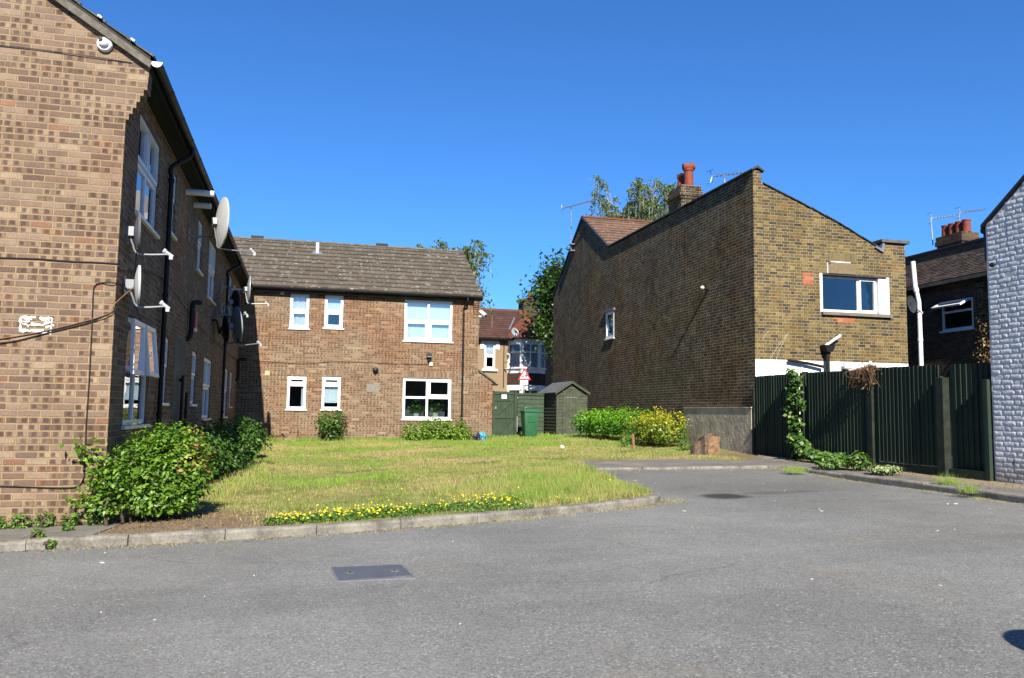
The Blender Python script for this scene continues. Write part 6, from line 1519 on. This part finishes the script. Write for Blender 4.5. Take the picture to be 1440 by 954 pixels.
# ================================================================== trees
def tree(name, label, base, height, crown, nleaf, size, mat, bark='bark', weep=False, trunk=.16, seed=1, grp='trees beyond the houses', strands=0, limbs=14, strand_len=1.6):
    rnd = random.Random(seed); root = thing(name, label, 'tree', base, grp); base = Vector(base)
    q = MB(); top = Vector((crown[0], crown[1], base.z+height*.93))
    path = smooth_path([base, base.lerp(top, .35)+Vector((rnd.uniform(-.2, .2), rnd.uniform(-.2, .2), 0)), base.lerp(top, .7)+Vector((rnd.uniform(-.3, .3), rnd.uniform(-.3, .3), 0)), top], 5)
    q.tube(path, [trunk*(1-.93*k/(len(path)-1)) for k in range(len(path))], 9)
    q.build('trunk', M[bark], root)
    lm = MB(); P_ = []; cx, cy, cz, rx, ry, rz_ = crown; tips = []
    for k in range(limbs):
        f = .3+.68*k/limbs; s = path[min(len(path)-1, int(f*(len(path)-1)))]
        th = rnd.uniform(0, 2*pi); e = Vector((cx+math.cos(th)*rx*rnd.uniform(.5, .98), cy+math.sin(th)*ry*rnd.uniform(.5, .98), cz+rz_*rnd.uniform(-.5, .95)*(1 if not weep else 1)))
        e.z = max(e.z, s.z+.1); md = s.lerp(e, .55)+Vector((0, 0, .12*height*rnd.uniform(.3, 1)*.4))
        pa = smooth_path([s, md, e], 5); lm.tube(pa, [trunk*.32*(1-.85*i/(len(pa)-1)) for i in range(len(pa))], 6)
        for i in range(3, len(pa)): tips.append((pa[i], (pa[i]-pa[i-1]).normalized()))
        for _ in range(3):
            i = rnd.randrange(4, len(pa)); t2 = pa[i]+Vector((rnd.uniform(-1, 1)*rx*.35, rnd.uniform(-1, 1)*ry*.35, rnd.uniform(-.1, .5)*rz_*.4)); sub = smooth_path([pa[i], pa[i].lerp(t2, .5)+Vector((0, 0, .1)), t2], 3)
            lm.tube(sub, [trunk*.1*(1-.7*j/(len(sub)-1)) for j in range(len(sub))], 5); tips += [(v, (t2-pa[i]).normalized()) for v in sub[2:]]
    cent = []; 
    if weep:
        for _ in range(strands):
            s, dr = rnd.choice(tips); L = strand_len*rnd.uniform(.35, 1.2); o_ = Vector((rnd.uniform(-.4, .4), rnd.uniform(-.4, .4), 0))
            p1 = s+o_*.6+dr*.2+Vector((0, 0, .06)); p2 = p1+o_*.5+Vector((0, 0, -L)); sp_ = smooth_path([s, p1, p1.lerp(p2, .5)+o_*.2, p2], 4)
            lm.tube(sp_, .006, 4, False); n_ = max(4, int(nleaf/strands))
            for _ in range(n_):
                f = rnd.random(); v = sp_[int(f*(len(sp_)-1))]; cent.append(v+Vector((rnd.gauss(0, .09), rnd.gauss(0, .09), rnd.gauss(0, .06))))
    else:
        per = max(8, nleaf//max(1, len(tips)))
        for (v, dr) in tips:
            for _ in range(per): cent.append(v+Vector((rnd.gauss(0, rx*.17), rnd.gauss(0, ry*.17), rnd.gauss(0, rz_*.1))))
    lm.build('limb', M[bark], root)
    C = np.array([tuple(v) for v in cent])
    cloud_mesh('crown', leaf_quads(C, size, .25 if not weep else 0., None, .6, 1.2 if weep else .2), None, RNG.uniform(0, 1, len(C)), M[mat], root)
    return root
# weeping birch behind the roof of the block
c = pY(668, 372, 36.0); print('birch1', c)
tree('birch_tree', 'weeping birch rising behind the roof end of the block facing the lawn', (c.x-1.5, 36, -1.0), 8.6, (c.x-1.35, 36, 6.0, 1.7, 1.4, 1.7), 9000, .15, 'birch_leaf', 'birch_bark', True, .13, 3, strands=230, limbs=15, strand_len=1.3)
c = pY(772, 455, 38.0); print('tree2', c)
tree('broadleaf_tree', 'dense dark green tree between the white bay and the flank wall', (c.x+1.0, 38, -1.0), 7.9, (c.x+.95, 38.2, 3.8, 1.6, 1.7, 3.7), 17000, .2, 'tree_leaf', 'bark', False, .2, 8, limbs=38)
c = pY(893, 290, 50.0); print('birch3', c)
tree('birch_tree', 'tall pale birch showing above the old stock brick house', (c.x+.3, 50, -1), 16.2, (c.x+.3, 50, 11.7, 3.4, 2.8, 3.8), 30000, .15, 'birch_leaf', 'birch_bark', True, .2, 21, strands=800, limbs=42, strand_len=2.2)

# ================================================================== form added out of view to cast the round shadow at the right edge
c = pG(1463, 922, -.1); hgt = .95; dz = hgt/math.tan(math.radians(37.4)); sb_ = (c.x-dz*math.sin(math.radians(4.1)), c.y-dz*math.cos(math.radians(4.1)))
zb = zroad(*sb_)
root = thing('shadow_caster', 'round black domed form added unseen beyond the right edge to cast a shadow', 'shadow caster', (sb_[0], sb_[1], zb))
bx_ = sb_[0]+.2
q = MB(); q.lathe([(0, 0), (.2, 0), (.21, .03), (.25, .84), (.262, .85), (.262, .88), (0, .88)], (bx_, sb_[1], zb), (0, 0, 1), 28); q.build('body', M['black_plastic'], root, smooth=True)
q = MB(); q.lathe([(.268, .885), (.27, .94), (.25, 1.04), (.19, 1.13), (.1, 1.19), (0, 1.21)], (bx_, sb_[1], zb), (0, 0, 1), 28); q.build('lid', M['black_plastic'], root, smooth=True)
q = MB(); q.tube([(bx_+math.cos(k*pi/14)*.25, sb_[1], zb+.98+math.sin(k*pi/14)*.3) for k in range(15)], .013, 8); q.build('caster_hoop', M['black_plastic'], root, smooth=True)

# the terrace across the road, behind the viewpoint: its unlit front is what the windows mirror
fr_ = thing('terraced_house', 'long brick terrace across the road behind the viewpoint', 'building', (0, -24, -1.4))
q = MB(); q.box(-45, 45, -32, -24, -2, 4.2); q.build('wall', M['dark_brick'], fr_)
q = MB(); q.prism([(-45, -23.6, 4.1), (-45, -28, 7.4), (-45, -32.4, 4.1)], (90, 0, 0)); q.build('roof', M['red_tile_hung'], fr_)
for k in range(9):
    q = MB(); q.box(-41+k*10, -39.6+k*10, -28.4, -27.6, 6.6, 8.6); q.build('chimney', M['dark_brick'], fr_)

# ================================================================== sun, sky, camera
AZ, EL = math.radians(5.4), math.radians(37.4)
d = Vector((math.sin(AZ)*math.cos(EL), math.cos(AZ)*math.cos(EL), -math.sin(EL)))
L = bpy.data.lights.new('sun', 'SUN'); L.energy = 5.0; L.angle = math.radians(.53); L.color = (1, .925, .8)
so_ = bpy.data.objects.new('sun', L); COL.objects.link(so_); so_.rotation_euler = d.to_track_quat('-Z', 'Y').to_euler(); so_.location = (-5, -20, 30)
W = bpy.data.worlds.new('World'); SC.world = W; W.use_nodes = True; nt = W.node_tree; nt.nodes.clear()
sk = nt.nodes.new('ShaderNodeTexSky'); sk.sky_type = 'NISHITA'; sk.sun_disc = False; sk.sun_elevation = EL; sk.sun_rotation = math.radians(180+5.4)
sk.air_density = 1.0; sk.dust_density = .25; sk.ozone_density = 3.0; sk.altitude = 50
bg = nt.nodes.new('ShaderNodeBackground'); bg.inputs[1].default_value = .066; ow = nt.nodes.new('ShaderNodeOutputWorld')
hs = nt.nodes.new('ShaderNodeMix'); hs.data_type = 'RGBA'; hs.blend_type = 'MULTIPLY'; hs.inputs[0].default_value = 1; hs.inputs[7].default_value = (.37, .79, 1.3, 1)
nt.links.new(sk.outputs[0], hs.inputs[6]); nt.links.new(hs.outputs[2], bg.inputs[0]); nt.links.new(bg.outputs[0], ow.inputs[0])
cam = bpy.data.cameras.new('camera'); cam.sensor_width = 36; cam.lens = 36*FPX/1440; cam.clip_start = .05; cam.clip_end = 2000
co_ = bpy.data.objects.new('camera', cam); COL.objects.link(co_)
co_.matrix_world = Matrix(((RT.x, UP.x, -FW.x, 0), (RT.y, UP.y, -FW.y, 0), (RT.z, UP.z, -FW.z, 0), (0, 0, 0, 1)))
SC.camera = co_
SC.view_settings.view_transform = 'Standard'; SC.view_settings.look = 'None'; SC.view_settings.exposure = 1.04; SC.view_settings.gamma = 1
SC.render.engine = 'CYCLES'
try:
    SC.cycles.max_bounces = 8; SC.cycles.transparent_max_bounces = 12
except Exception: pass
